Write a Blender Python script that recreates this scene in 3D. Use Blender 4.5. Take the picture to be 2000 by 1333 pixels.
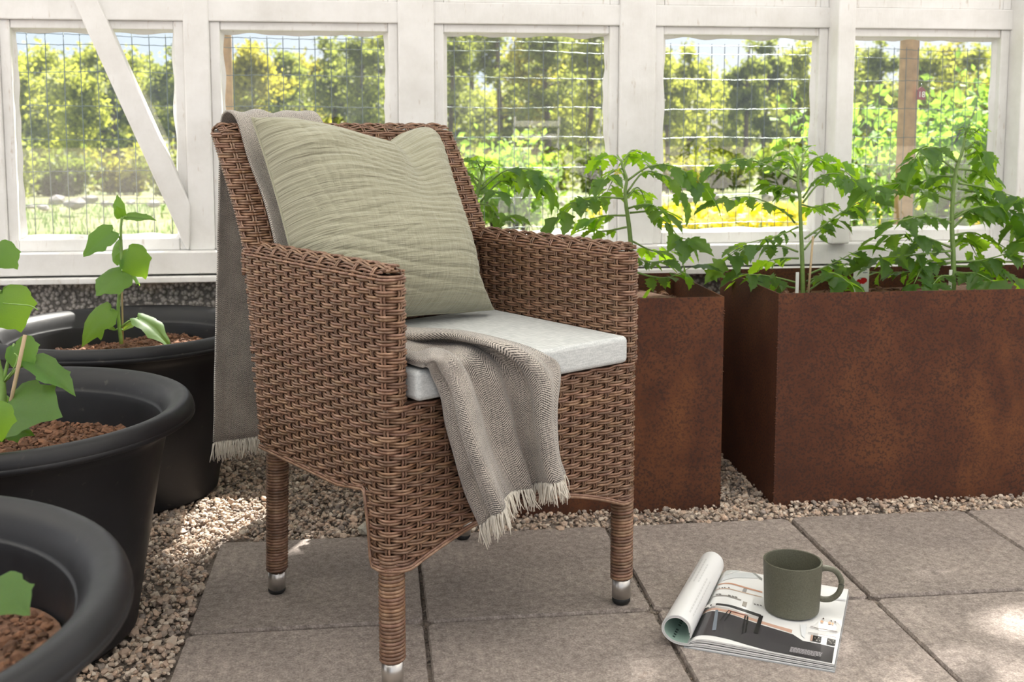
import bpy, math, random
import numpy as np
from mathutils import Vector

for _o in list(bpy.data.objects):
    bpy.data.objects.remove(_o, do_unlink=True)
SC = bpy.context.scene
COL = SC.collection
PI = math.pi
rng = np.random.default_rng(7)
random.seed(7)

# ---------------------------------------------------------------- camera
CAM_H, FPX, CYP, PITCH, YAW = 0.86, 2175.0, 475.0, 0.105, -0.12
cd = bpy.data.cameras.new('camera')
cam = bpy.data.objects.new('camera', cd)
COL.objects.link(cam)
cam.location = (0, 0, CAM_H)
cam.rotation_euler = (PI / 2 - PITCH, 0, YAW)
cd.sensor_width = 36.0
cd.lens = FPX / 2000 * 36
cd.shift_y = -(666.5 - CYP) / 2000
cd.clip_start = 0.05
cd.clip_end = 600
cd.dof.use_dof = True
cd.dof.focus_distance = 1.95
cd.dof.aperture_fstop = 8.0
SC.camera = cam

# ---------------------------------------------------------------- light
SUN_AZ, SUN_EL = math.radians(25), math.radians(48)     # from beyond the windows, a little to the right
SUN_DIR = Vector((math.sin(SUN_AZ) * math.cos(SUN_EL), math.cos(SUN_AZ) * math.cos(SUN_EL), math.sin(SUN_EL)))
w = bpy.data.worlds.new('sky'); SC.world = w; w.use_nodes = True
nt = w.node_tree; nt.nodes.clear()
wo = nt.nodes.new('ShaderNodeOutputWorld'); bg = nt.nodes.new('ShaderNodeBackground')
tc = nt.nodes.new('ShaderNodeTexCoord'); nz = nt.nodes.new('ShaderNodeTexNoise'); rp = nt.nodes.new('ShaderNodeValToRGB')
nz.inputs['Scale'].default_value = 2.2; nz.inputs['Detail'].default_value = 6
rp.color_ramp.elements[0].position = .38; rp.color_ramp.elements[0].color = (.74, .82, .95, 1)
rp.color_ramp.elements[1].position = .60; rp.color_ramp.elements[1].color = (1.0, .97, .96, 1)
nt.links.new(tc.outputs['Generated'], nz.inputs['Vector']); nt.links.new(nz.outputs['Fac'], rp.inputs['Fac'])
nt.links.new(rp.outputs['Color'], bg.inputs['Color']); bg.inputs['Strength'].default_value = .72
nt.links.new(bg.outputs[0], wo.inputs[0])
sl = bpy.data.lights.new('sun', 'SUN'); sun = bpy.data.objects.new('sun', sl); COL.objects.link(sun)
sl.energy = 13.5; sl.angle = math.radians(.53); sl.color = (1.0, .93, .86)
sun.rotation_euler = (-SUN_DIR).to_track_quat('-Z', 'Y').to_euler()
SC.view_settings.view_transform = 'Standard'
SC.view_settings.look = 'None'
SC.view_settings.gamma = 1.0
SC.view_settings.use_curve_mapping = False
SC.view_settings.exposure = 0.74

# ---------------------------------------------------------------- survey helpers (photo measurements -> metres)
_c, _s = math.cos(PITCH), math.sin(PITCH)
_A = np.array([[1, 0, 0], [0, -_s, -_c], [0, _c, -_s]])
_Z = np.array([[math.cos(YAW), -math.sin(YAW), 0], [math.sin(YAW), math.cos(YAW), 0], [0, 0, 1]])
_M = _A @ _Z.T
EYE = np.array([0, 0, CAM_H])
def ray(x, y): return _M.T @ np.array([(x - 1000) / FPX, (y - CYP) / FPX, 1.0])
def atz(x, y, z=0.0): d = ray(x, y); return EYE + d * ((z - CAM_H) / d[2])
def aty(x, y, Y): d = ray(x, y); return EYE + d * (Y / d[1])
def atd(x, y, D): d = ray(x, y); return EYE + d * D
# chair frame: lx to the chair's right-hand side in the picture, ly towards its back
CH_A = math.radians(32.5); CH_O = np.array([.2215, 1.7685, 0])
CU = np.array([math.cos(CH_A), math.sin(CH_A), 0]); CB = np.array([-math.sin(CH_A), math.cos(CH_A), 0])
def c_loc(X): d = np.asarray(X) - CH_O; return np.array([d @ CU, d @ CB, X[2]])
def c_ly(x, y, ly): d = ray(x, y); t = (ly - (EYE - CH_O) @ CB) / (d @ CB); return c_loc(EYE + d * t)
def c_lz(x, y, z): return c_loc(atz(x, y, z))

# ---------------------------------------------------------------- mesh helpers
class MB:
    """collects vertices and faces, builds ONE mesh object"""
    def __init__(s): s.v = []; s.f = []; s.n = 0; s.c = []; s.uv = []; s.hasuv = False
    def add(s, V, F, tint=None, uv=None):
        V = np.asarray(V, float).reshape(-1, 3)
        for f in F: s.f.append([int(i) + s.n for i in f])
        s.v.append(V); s.n += len(V)
        t = np.ones((len(V), 3)) if tint is None else np.broadcast_to(np.asarray(tint, float), (len(V), 3))
        s.c.append(t)
        s.uv.append(np.zeros((len(V), 2)) if uv is None else np.asarray(uv, float))
        if uv is not None: s.hasuv = True
    def box(s, lo, hi, tint=None):
        x0, y0, z0 = lo; x1, y1, z1 = hi
        V = [(x0, y0, z0), (x1, y0, z0), (x1, y1, z0), (x0, y1, z0), (x0, y0, z1), (x1, y0, z1), (x1, y1, z1), (x0, y1, z1)]
        s.add(V, [(0, 3, 2, 1), (4, 5, 6, 7), (0, 1, 5, 4), (1, 2, 6, 5), (2, 3, 7, 6), (3, 0, 4, 7)], tint)
    def prism(s, poly, axis_vec, tint=None):
        P = np.asarray(poly, float); n = len(P); Q = P + np.asarray(axis_vec, float)
        s.add(np.r_[P, Q], [tuple(range(n))[::-1], tuple(range(n, 2 * n))] + [(i, (i + 1) % n, n + (i + 1) % n, n + i) for i in range(n)], tint)
    def tube(s, P, r, sides=6, tint=None, N=None, caps=True, flat=1.0):
        V, F = tube_arrays(P, r, sides, N, caps, flat); s.add(V, F, tint)
    def lathe(s, prof, seg=48, c=(0, 0, 0), tint=None, closed=False):
        prof = np.asarray(prof, float); n = len(prof); a = np.linspace(0, 2 * PI, seg, endpoint=False)
        V = np.stack([c[0] + prof[:, None, 0] * np.cos(a), c[1] + prof[:, None, 0] * np.sin(a), c[2] + prof[:, None, 1] + 0 * a], -1).reshape(-1, 3)
        F = []
        for i in range(n if closed else n - 1):
            j = (i + 1) % n
            for k in range(seg): F.append((i * seg + k, i * seg + (k + 1) % seg, j * seg + (k + 1) % seg, j * seg + k))
        s.add(V, F, tint)
    def grid(s, G, tint=None, uv=None, closed_u=False):
        G = np.asarray(G, float); a, b = G.shape[:2]
        F = [(i * b + j, i * b + (j + 1) % b, (i + 1) * b + (j + 1) % b, (i + 1) * b + j) for i in range(a - 1) for j in range(b if closed_u else b - 1)]
        s.add(G.reshape(-1, 3), F, None if tint is None else tint, None if uv is None else np.asarray(uv).reshape(-1, 2))
    def build(s, name, mat, parent=None, smooth=True, loc=None):
        me = bpy.data.meshes.new(name)
        V = np.concatenate(s.v) if s.v else np.zeros((0, 3))
        me.from_pydata(V.tolist(), [], s.f)
        ca = me.color_attributes.new('tint', 'FLOAT_COLOR', 'POINT')
        C = np.concatenate(s.c); ca.data.foreach_set('color', np.c_[C, np.ones(len(C))].astype(np.float32).ravel())
        if s.hasuv:
            U = np.concatenate(s.uv); ul = me.uv_layers.new(name='UVMap')
            idx = np.zeros(len(me.loops), np.int32); me.loops.foreach_get('vertex_index', idx)
            ul.data.foreach_set('uv', U[idx].astype(np.float32).ravel())
        if smooth: me.polygons.foreach_set('use_smooth', [True] * len(me.polygons))
        me.update(); me.materials.append(mat)
        return link(name, me, parent, loc)

def link(name, me, parent=None, loc=None):
    o = bpy.data.objects.new(name, me); COL.objects.link(o)
    if parent is not None: o.parent = parent
    if loc is not None: o.location = loc
    return o
def empty(name, loc=(0, 0, 0), rz=0):
    o = bpy.data.objects.new(name, None); COL.objects.link(o); o.location = loc; o.rotation_euler = (0, 0, rz)
    o.empty_display_size = .05
    return o
def tag(o, label, cat, group=None, kind=None):
    o['label'] = label; o['category'] = cat
    if group: o['group'] = group
    if kind: o['kind'] = kind
    return o
def struct(o, label=None):
    o['kind'] = 'structure'
    if label: o['label'] = label
    return o
def bevel(o, wd, seg=2, ang=40):
    m = o.modifiers.new('bevel', 'BEVEL'); m.width = wd; m.segments = seg; m.limit_method = 'ANGLE'; m.angle_limit = math.radians(ang); m.harden_normals = False
    return o

def tube_arrays(P, r, sides=6, N=None, caps=True, flat=1.0):
    P = np.asarray(P, float); n = len(P)
    T = np.gradient(P, axis=0); T /= np.linalg.norm(T, axis=1, keepdims=True) + 1e-12
    if N is None:
        ref = np.array([0, 0, 1.0]) if abs(T[:, 2]).mean() < .8 else np.array([1.0, 0, 0])
        N = np.broadcast_to(ref, P.shape)
    N = N - (N * T).sum(1, keepdims=True) * T; N = N / (np.linalg.norm(N, axis=1, keepdims=True) + 1e-12)
    B = np.cross(T, N)
    r = np.broadcast_to(np.asarray(r, float), (n,))
    a = np.linspace(0, 2 * PI, sides, endpoint=False)
    V = P[:, None] + r[:, None, None] * (np.cos(a)[None, :, None] * N[:, None] * flat + np.sin(a)[None, :, None] * B[:, None])
    i = np.arange(n - 1)[:, None] * sides; k = np.arange(sides)[None]; k2 = (k + 1) % sides
    F = np.stack([i + k, i + k2, i + sides + k2, i + sides + k], -1).reshape(-1, 4).tolist()
    if caps: F += [list(range(sides))[::-1], [(n - 1) * sides + q for q in range(sides)]]
    return V.reshape(-1, 3), F
def spline(P, n):
    """Catmull-Rom through P, n samples"""
    P = np.asarray(P, float); m = len(P)
    Q = np.r_[[2 * P[0] - P[1]], P, [2 * P[-1] - P[-2]]]
    t = np.linspace(0, m - 1 - 1e-9, n); i = t.astype(int); f = (t - i)[:, None]
    p0, p1, p2, p3 = Q[i], Q[i + 1], Q[i + 2], Q[i + 3]
    return .5 * ((2 * p1) + (-p0 + p2) * f + (2 * p0 - 5 * p1 + 4 * p2 - p3) * f ** 2 + (-p0 + 3 * p1 - 3 * p2 + p3) * f ** 3)
class Wob:
    """smooth pseudo-noise: a sum of random plane waves"""
    def __init__(s, k, freq, dim=2, seed=0):
        g = np.random.default_rng(seed); s.w = g.normal(size=(k, dim)) * freq; s.p = g.uniform(0, 2 * PI, k); s.k = k
    def __call__(s, *X):
        X = np.stack(np.broadcast_arrays(*X), -1); return np.sin(X @ s.w.T + s.p).sum(-1) / math.sqrt(s.k)
ICO_V, ICO_F = None, None
def _ico():
    global ICO_V, ICO_F
    t = (1 + 5 ** .5) / 2
    V = np.array([(-1, t, 0), (1, t, 0), (-1, -t, 0), (1, -t, 0), (0, -1, t), (0, 1, t), (0, -1, -t), (0, 1, -t), (t, 0, -1), (t, 0, 1), (-t, 0, -1), (-t, 0, 1)], float)
    ICO_V = V / np.linalg.norm(V[0])
    ICO_F = np.array([(0, 11, 5), (0, 5, 1), (0, 1, 7), (0, 7, 10), (0, 10, 11), (1, 5, 9), (5, 11, 4), (11, 10, 2), (10, 7, 6), (7, 1, 8), (3, 9, 4), (3, 4, 2), (3, 2, 6), (3, 6, 8), (3, 8, 9), (4, 9, 5), (2, 4, 11), (6, 2, 10), (8, 6, 7), (9, 8, 1)])
_ico()
def rand_rot(n, g=rng):
    q = g.normal(size=(n, 4)); q /= np.linalg.norm(q, axis=1, keepdims=True); a, b, c, d = q.T
    return np.stack([1 - 2 * (c * c + d * d), 2 * (b * c - a * d), 2 * (b * d + a * c), 2 * (b * c + a * d), 1 - 2 * (b * b + d * d), 2 * (c * d - a * b), 2 * (b * d - a * c), 2 * (c * d + a * b), 1 - 2 * (b * b + c * c)], -1).reshape(n, 3, 3)
def pebbles(P, size, tints, g=rng, rough=.28):
    """angular little stones as one vertex/face set"""
    n = len(P); V = ICO_V[None] * (1 + g.uniform(-rough, rough, (n, 12, 1))) * g.uniform(.6, 1.25, (n, 1, 3))
    V = np.einsum('nij,nkj->nki', rand_rot(n, g), V) * np.asarray(size)[:, None, None]
    V[:, :, 2] *= .8
    V += np.asarray(P)[:, None]
    F = (ICO_F[None] + 12 * np.arange(n)[:, None, None]).reshape(-1, 3)
    return V.reshape(-1, 3), F.tolist(), np.repeat(np.asarray(tints), 12, 0)

# ---------------------------------------------------------------- materials
def NM(name):
    m = bpy.data.materials.new(name); m.use_nodes = True; t = m.node_tree
    return m, t, t.nodes['Principled BSDF'], t.nodes['Material Output']
def noise(t, scale, detail=4, rough=.55, vec=None, kind='Object', stretch=None):
    n = t.nodes.new('ShaderNodeTexNoise'); n.inputs['Scale'].default_value = scale; n.inputs['Detail'].default_value = detail; n.inputs['Roughness'].default_value = rough
    c = t.nodes.new('ShaderNodeTexCoord')
    src = c.outputs[kind]
    if stretch:
        mp = t.nodes.new('ShaderNodeMapping'); mp.inputs['Scale'].default_value = stretch; t.links.new(src, mp.inputs['Vector']); src = mp.outputs['Vector']
    t.links.new(src, n.inputs['Vector'])
    return n
def ramp(t, src, stops):
    r = t.nodes.new('ShaderNodeValToRGB'); e = r.color_ramp.elements
    while len(e) < len(stops): e.new(.5)
    for k, (p, c) in enumerate(stops): e[k].position = p; e[k].color = (*c, 1) if len(c) == 3 else c
    t.links.new(src, r.inputs['Fac']); return r
def mixc(t, a, b, fac, mode='MIX'):
    m = t.nodes.new('ShaderNodeMix'); m.data_type = 'RGBA'; m.blend_type = mode
    for s, v in ((6, a), (7, b)):
        if isinstance(v, tuple): m.inputs[s].default_value = (*v, 1)
        else: t.links.new(v, m.inputs[s])
    if isinstance(fac, (int, float)): m.inputs[0].default_value = fac
    else: t.links.new(fac, m.inputs[0])
    return m.outputs[2]
def math_(t, op, a, b=None, c=None):
    m = t.nodes.new('ShaderNodeMath'); m.operation = op
    for k, v in enumerate((a, b, c)):
        if v is None: continue
        if isinstance(v, (int, float)): m.inputs[k].default_value = v
        else: t.links.new(v, m.inputs[k])
    return m.outputs[0]
def bump(t, b, h, strength=.4, dist=.01):
    n = t.nodes.new('ShaderNodeBump'); n.inputs['Strength'].default_value = strength; n.inputs['Distance'].default_value = dist
    t.links.new(h, n.inputs['Height']); t.links.new(n.outputs[0], b.inputs['Normal'])
def tintnode(t): n = t.nodes.new('ShaderNodeVertexColor'); n.layer_name = 'tint'; return n.outputs['Color']
def plain(name, col, rough=.6, metal=0.0, var=.12, scale=30, bmp=0.0, tint=False):
    m, t, b, o = NM(name); n = noise(t, scale)
    lo = tuple(max(0, c * (1 - var)) for c in col); hi = tuple(min(1, c * (1 + var)) for c in col)
    c = ramp(t, n.outputs['Fac'], [(.3, lo), (.7, hi)]).outputs['Color']
    if tint: c = mixc(t, c, tintnode(t), 1.0, 'MULTIPLY')
    t.links.new(c, b.inputs['Base Color']); b.inputs['Roughness'].default_value = rough; b.inputs['Metallic'].default_value = metal
    if bmp: bump(t, b, n.outputs['Fac'], bmp, .003)
    return m
def leafmat(name, col, trans, tfac=.45, rough=.45, tint=True, scale=40):
    m, t, b, o = NM(name); n = noise(t, scale, 3)
    c = ramp(t, n.outputs['Fac'], [(.3, tuple(x * .8 for x in col)), (.7, tuple(x * 1.15 for x in col))]).outputs['Color']
    tc_ = trans
    if tint:
        tn = tintnode(t); c = mixc(t, c, tn, 1.0, 'MULTIPLY'); tc_ = mixc(t, trans, tn, 1.0, 'MULTIPLY')
    t.links.new(c, b.inputs['Base Color']); b.inputs['Roughness'].default_value = rough
    tr = t.nodes.new('ShaderNodeBsdfTranslucent'); mx = t.nodes.new('ShaderNodeMixShader'); mx.inputs[0].default_value = tfac
    if isinstance(tc_, tuple): tr.inputs[0].default_value = (*tc_, 1)
    else: t.links.new(tc_, tr.inputs[0])
    t.links.new(b.outputs[0], mx.inputs[1]); t.links.new(tr.outputs[0], mx.inputs[2]); t.links.new(mx.outputs[0], o.inputs[0])
    return m
MAT = {}
def wood_white(name, wear):
    m, t, b, o = NM(name)
    n = noise(t, 6, 6, .65); g = noise(t, 14, 5, .6, stretch=(6, 6, 1)); d = noise(t, 45, 4)
    c = ramp(t, n.outputs['Fac'], [(.30, (.64, .625, .60)), (.55, (.74, .73, .715)), (.75, (.79, .785, .775))]).outputs['Color']
    wm = ramp(t, g.outputs['Fac'], [(.66 - wear, (0, 0, 0)), (.74 - wear * .6, (1, 1, 1))]).outputs['Color']
    wm2 = ramp(t, d.outputs['Fac'], [(.45, (0, 0, 0)), (.62, (1, 1, 1))]).outputs['Color']
    mk = math_(t, 'MULTIPLY', wm, wm2)
    c = mixc(t, c, (.42, .34, .26), math_(t, 'MULTIPLY', mk, .6))
    t.links.new(c, b.inputs['Base Color']); b.inputs['Roughness'].default_value = .55
    bump(t, b, g.outputs['Fac'], .25, .004)
    return m
MAT['white'] = wood_white('white_paint', .03)
MAT['white_worn'] = wood_white('worn_white_paint', .10)
# wicker
m, t, b, o = NM('wicker')
n = noise(t, 90, 3); n2 = noise(t, 9, 3)
c = ramp(t, n.outputs['Fac'], [(.25, (.125, .066, .039)), (.5, (.205, .117, .073)), (.78, (.34, .222, .150))]).outputs['Color']
c = mixc(t, c, tintnode(t), 1.0, 'MULTIPLY')
t.links.new(c, b.inputs['Base Color']); b.inputs['Roughness'].default_value = .37
MAT['wicker'] = m
MAT['wicker_core'] = plain('wicker_core', (.05, .028, .018), .8)
MAT['steel'] = plain('brushed_steel', (.58, .55, .51), .32, .9, .05)
MAT['rubber'] = plain('black_rubber', (.012, .012, .012), .6)
# corten steel
m, t, b, o = NM('rusted_steel')
n1 = noise(t, 190, 3, .6); n2 = noise(t, 7, 5, .6); n3 = noise(t, 2.6, 4, .6, stretch=(1, 1, .5)); n4 = noise(t, 420, 2)
c = ramp(t, n2.outputs['Fac'], [(.3, (.070, .025, .014)), (.5, (.098, .036, .018)), (.72, (.150, .058, .024))]).outputs['Color']
sp = ramp(t, n1.outputs['Fac'], [(.40, (1, 1, 1)), (.52, (0, 0, 0))]).outputs['Color']
c = mixc(t, c, (.045, .022, .017), math_(t, 'MULTIPLY', sp, .8))
og = ramp(t, n3.outputs['Fac'], [(.60, (0, 0, 0)), (.78, (1, 1, 1))]).outputs['Color']
c = mixc(t, c, (.36, .13, .035), math_(t, 'MULTIPLY', og, math_(t, 'MULTIPLY', n4.outputs['Fac'], .9)))
t.links.new(c, b.inputs['Base Color']); b.inputs['Roughness'].default_value = .72; b.inputs['Specular IOR Level'].default_value = .22
bump(t, b, n1.outputs['Fac'], .15, .002)
MAT['corten'] = m
# paving
m, t, b, o = NM('concrete_slab')
n1 = noise(t, 260, 4, .7); n2 = noise(t, 5, 5, .6); n3 = noise(t, 900, 2); n4 = noise(t, 11, 3)
c = ramp(t, n1.outputs['Fac'], [(.22, (.17, .145, .134)), (.5, (.335, .290, .268)), (.78, (.56, .50, .468))]).outputs['Color']
c2 = ramp(t, n2.outputs['Fac'], [(.3, (.78, .77, .77)), (.7, (1.14, 1.13, 1.11))]).outputs['Color']
n5 = noise(t, 70, 4, .7); c = mixc(t, c, ramp(t, n5.outputs['Fac'], [(.3, (.62, .61, .60)), (.7, (1.34, 1.33, 1.32))]).outputs['Color'], 1.0, 'MULTIPLY')
c = mixc(t, c, c2, 1.0, 'MULTIPLY')
st = ramp(t, n4.outputs['Fac'], [(.70, (0, 0, 0)), (.80, (1, 1, 1))]).outputs['Color']
c = mixc(t, c, (.22, .13, .085), math_(t, 'MULTIPLY', st, .45))
wh = ramp(t, n3.outputs['Fac'], [(.69, (0, 0, 0)), (.74, (1, 1, 1))]).outputs['Color']
c = mixc(t, c, (.55, .52, .49), math_(t, 'MULTIPLY', wh, .6))
c = mixc(t, c, tintnode(t), 1.0, 'MULTIPLY')
t.links.new(c, b.inputs['Base Color']); b.inputs['Roughness'].default_value = .85
bump(t, b, n1.outputs['Fac'], .8, .004)
MAT['slab'] = m
MAT['gravel'] = plain('gravel_stone', (.58, .525, .47), .8, 0, .25, 220, 0, True)
MAT['grit'] = plain('grit', (.20, .165, .14), .95, 0, .4, 200, .6)
MAT['soil'] = plain('potting_soil', (.125, .062, .036), .95, 0, .35, 120, .6, True)
# pebbledash plinth
m, t, b, o = NM('pebbledash')
v = t.nodes.new('ShaderNodeTexVoronoi'); v.inputs['Scale'].default_value = 95; v.feature = 'F1'
cc = t.nodes.new('ShaderNodeTexCoord'); t.links.new(cc.outputs['Object'], v.inputs['Vector'])
c = ramp(t, v.outputs['Distance'], [(.0, (.46, .43, .40)), (.40, (.38, .35, .32)), (.62, (.13, .12, .11))]).outputs['Color']
n = noise(t, 2.2, 3)
pt = ramp(t, n.outputs['Fac'], [(.60, (0, 0, 0)), (.66, (1, 1, 1))]).outputs['Color']
c = mixc(t, c, (.45, .36, .27), pt)
t.links.new(c, b.inputs['Base Color']); b.inputs['Roughness'].default_value = .9
iv = math_(t, 'SUBTRACT', 1.0, v.outputs['Distance']); bump(t, b, iv, .9, .01)
MAT['pebbledash'] = m
# black tub plastic
m, t, b, o = NM('black_plastic')
n = noise(t, 8, 5, .65); n2 = noise(t, 60, 4)
c = ramp(t, n.outputs['Fac'], [(.3, (.007, .007, .008)), (.7, (.016, .016, .018))]).outputs['Color']
du = ramp(t, n2.outputs['Fac'], [(.66, (0, 0, 0)), (.78, (1, 1, 1))]).outputs['Color']
c = mixc(t, c, (.12, .105, .09), math_(t, 'MULTIPLY', du, .35))
t.links.new(c, b.inputs['Base Color'])
rr = ramp(t, n.outputs['Fac'], [(.3, (.36, .36, .36)), (.7, (.52, .52, .52))]).outputs['Color']; t.links.new(rr, b.inputs['Roughness']); b.inputs['Specular IOR Level'].default_value = .30
bump(t, b, n2.outputs['Fac'], .06, .002)
MAT['tub'] = m
# fabrics
def herringbone(name, light, dark):
    m, t, b, o = NM(name)
    uv = t.nodes.new('ShaderNodeTexCoord'); sx = t.nodes.new('ShaderNodeSeparateXYZ'); t.links.new(uv.outputs['UV'], sx.inputs[0])
    U, V = sx.outputs[0], sx.outputs[1]
    zig = math_(t, 'PINGPONG', U, .0105)
    dg = math_(t, 'ADD', math_(t, 'MULTIPLY', zig, 1.15), V)
    s1 = math_(t, 'SINE', math_(t, 'MULTIPLY', dg, 2 * PI / .0038))
    s2 = math_(t, 'SINE', math_(t, 'MULTIPLY', U, 2 * PI / .0021))
    n = noise(t, 380, 3, .6, kind='UV'); n2 = noise(t, 14, 4, .6, kind='UV')
    h = math_(t, 'ADD', math_(t, 'MULTIPLY', s1, .62), math_(t, 'MULTIPLY', s2, .14))
    h = math_(t, 'ADD', h, math_(t, 'MULTIPLY', math_(t, 'SUBTRACT', n.outputs['Fac'], .5), 2.0))
    h = math_(t, 'ADD', h, math_(t, 'MULTIPLY', math_(t, 'SUBTRACT', n2.outputs['Fac'], .5), .9))
    f = math_(t, 'MULTIPLY_ADD', h, .5, .5)
    c = ramp(t, f, [(.24, dark), (.80, light)]).outputs['Color']
    t.links.new(c, b.inputs['Base Color']); b.inputs['Roughness'].default_value = .9; b.inputs['Sheen Weight'].default_value = .3
    bump(t, b, f, .35, .0015)
    return m
MAT['throw'] = herringbone('throw_weave', (.58, .52, .455), (.028, .025, .023))
MAT['fringe'] = plain('cream_fringe', (.72, .67, .58), .9)
m, t, b, o = NM('sage_muslin')
n1 = noise(t, 34, 4, .6, kind='UV', stretch=(.22, 3.4, 1)); n2 = noise(t, 22, 3, .6, kind='UV', stretch=(3.0, .5, 1)); n3 = noise(t, 900, 2, kind='UV'); n0 = noise(t, 5, 3, .5, kind='UV')
h = math_(t, 'ADD', n1.outputs['Fac'], math_(t, 'MULTIPLY', n2.outputs['Fac'], math_(t, 'MULTIPLY', n0.outputs['Fac'], .8)))
c = ramp(t, n1.outputs['Fac'], [(.30, (.235, .228, .150)), (.6, (.325, .315, .225))]).outputs['Color']
c = mixc(t, c, (.40, .39, .29), math_(t, 'MULTIPLY', n3.outputs['Fac'], .35))
t.links.new(c, b.inputs['Base Color']); b.inputs['Roughness'].default_value = .95; b.inputs['Sheen Weight'].default_value = .25
bump(t, b, h, .75, .010)
MAT['muslin'] = m
m, t, b, o = NM('grey_seat_fabric')
n1 = noise(t, 420, 2, .5, stretch=(1, .12, 1)); n2 = noise(t, 420, 2, .5, stretch=(.12, 1, 1))
f = math_(t, 'ADD', n1.outputs['Fac'], n2.outputs['Fac'])
c = ramp(t, math_(t, 'MULTIPLY', f, .5), [(.35, (.42, .44, .44)), (.65, (.62, .63, .62))]).outputs['Color']
t.links.new(c, b.inputs['Base Color']); b.inputs['Roughness'].default_value = .9; bump(t, b, f, .25, .001)
MAT['seat_fabric'] = m
# plants
MAT['tomato_leaf'] = leafmat('tomato_leaf', (.040, .098, .020), (.42, .72, .04), .46, .48)
MAT['tomato_stem'] = plain('tomato_stem', (.17, .26, .07), .5, 0, .2, 60)
MAT['cuke_leaf'] = leafmat('cucumber_leaf', (.066, .165, .032), (.42, .72, .05), .46, .5)
MAT['cuke_stem'] = plain('cucumber_stem', (.20, .33, .08), .5, 0, .2, 60)
MAT['bamboo'] = plain('bamboo_cane', (.45, .33, .20), .6)
MAT['petal'] = leafmat('yellow_petal', (.80, .66, .08), (.9, .75, .1), .3, .6, False)
# print and pottery
m, t, b, o = NM('paper_print'); t.links.new(tintnode(t), b.inputs['Base Color']); b.inputs['Roughness'].default_value = .28; MAT['print'] = m
MAT['paper'] = plain('paper', (.80, .80, .79), .45, 0, .03)
m, t, b, o = NM('green_stoneware'); n = noise(t, 500, 3, .6); n2 = noise(t, 14, 3)
c = ramp(t, n.outputs['Fac'], [(.3, (.078, .077, .052)), (.7, (.128, .125, .088))]).outputs['Color']
t.links.new(c, b.inputs['Base Color']); b.inputs['Roughness'].default_value = .6; bump(t, b, n.outputs['Fac'], .12, .001); MAT['mug'] = m
# glass: clear pane with a faint dust film
m, t, b, o = NM('window_glass')
t.nodes.remove(b); tr = t.nodes.new('ShaderNodeBsdfTransparent'); tr.inputs[0].default_value = (.965, .98, .975, 1)
gl = t.nodes.new('ShaderNodeBsdfGlossy'); gl.inputs['Roughness'].default_value = .0; gl.inputs[0].default_value = (1, 1, 1, 1)
lw = t.nodes.new('ShaderNodeLayerWeight'); lw.inputs[0].default_value = .5
fr_ = math_(t, 'MULTIPLY_ADD', math_(t, 'POWER', lw.outputs['Facing'], 5.0), .92, .045)
df = t.nodes.new('ShaderNodeBsdfTranslucent'); df.inputs[0].default_value = (.8, .82, .82, 1)
n = noise(t, 5, 5, .65); dm = ramp(t, n.outputs['Fac'], [(.45, (0, 0, 0)), (.9, (.022, .022, .022))]).outputs['Color']
mx1 = t.nodes.new('ShaderNodeMixShader'); mx2 = t.nodes.new('ShaderNodeMixShader')
t.links.new(fr_, mx1.inputs[0]); t.links.new(tr.outputs[0], mx1.inputs[1]); t.links.new(gl.outputs[0], mx1.inputs[2])
t.links.new(dm, mx2.inputs[0]); t.links.new(mx1.outputs[0], mx2.inputs[1]); t.links.new(df.outputs[0], mx2.inputs[2]); t.links.new(mx2.outputs[0], o.inputs[0])
MAT['glass'] = m
# outside
MAT['wire'] = plain('galvanised_wire', (.10, .125, .12), .30, .75, .1)
MAT['fence_post'] = plain('fence_post_wood', (.40, .25, .13), .8, 0, .25, 25, .4)
m, t, b, o = NM('meadow'); n = noise(t, .5, 6, .65); n2 = noise(t, 30, 4, .7)
c = ramp(t, n.outputs['Fac'], [(.32, (.085, .135, .035)), (.5, (.145, .165, .055)), (.66, (.25, .215, .115))]).outputs['Color']
c = mixc(t, c, ramp(t, n2.outputs['Fac'], [(.3, (.6, .6, .6)), (.7, (1.25, 1.25, 1.2))]).outputs['Color'], 1.0, 'MULTIPLY')
t.links.new(c, b.inputs['Base Color']); b.inputs['Roughness'].default_value = .95; MAT['meadow'] = m
MAT['tree_leaf'] = leafmat('spring_leaf', (.25, .28, .05), (.52, .54, .085), .5, .6)
MAT['bark'] = plain('bark', (.11, .085, .065), .95, 0, .3, 12)
MAT['rock'] = plain('field_stone', (.26, .245, .235), .9, 0, .3, 6, .4)
MAT['flower'] = plain('yellow_flower', (.95, .78, .05), .7)
MAT['grass'] = leafmat('grass_blade', (.075, .15, .03), (.14, .24, .04), .4, .6)
MAT['house_wall'] = plain('house_wall', (.42, .40, .42), .8)
MAT['house_roof'] = plain('house_roof', (.16, .15, .17), .8)
MAT['red_tag'] = plain('red_tag', (.22, .035, .04), .5)
MAT['white_card'] = plain('white_card', (.80, .80, .77), .5, 0, .03)
# sheet of the added roof, lets a soft part of the daylight through
m, t, b, o = NM('opal_sheet'); b.inputs['Base Color'].default_value = (.85, .86, .86, 1); b.inputs['Roughness'].default_value = .5
tr = t.nodes.new('ShaderNodeBsdfTranslucent'); tr.inputs[0].default_value = (.85, .86, .85, 1); mx = t.nodes.new('ShaderNodeMixShader'); mx.inputs[0].default_value = .60
t.links.new(b.outputs[0], mx.inputs[1]); t.links.new(tr.outputs[0], mx.inputs[2]); t.links.new(mx.outputs[0], o.inputs[0]); MAT['opal'] = m

# ================================================================ THE SETTING
WY = 3.0                                     # inner face of the window wall
def boxobj(name, lo, hi, mat, parent=None, bv=0.0):
    b = MB(); b.box(lo, hi); o = b.build(name, MAT[mat], parent, smooth=False)
    if bv: bevel(o, bv, 2)
    return o
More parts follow.
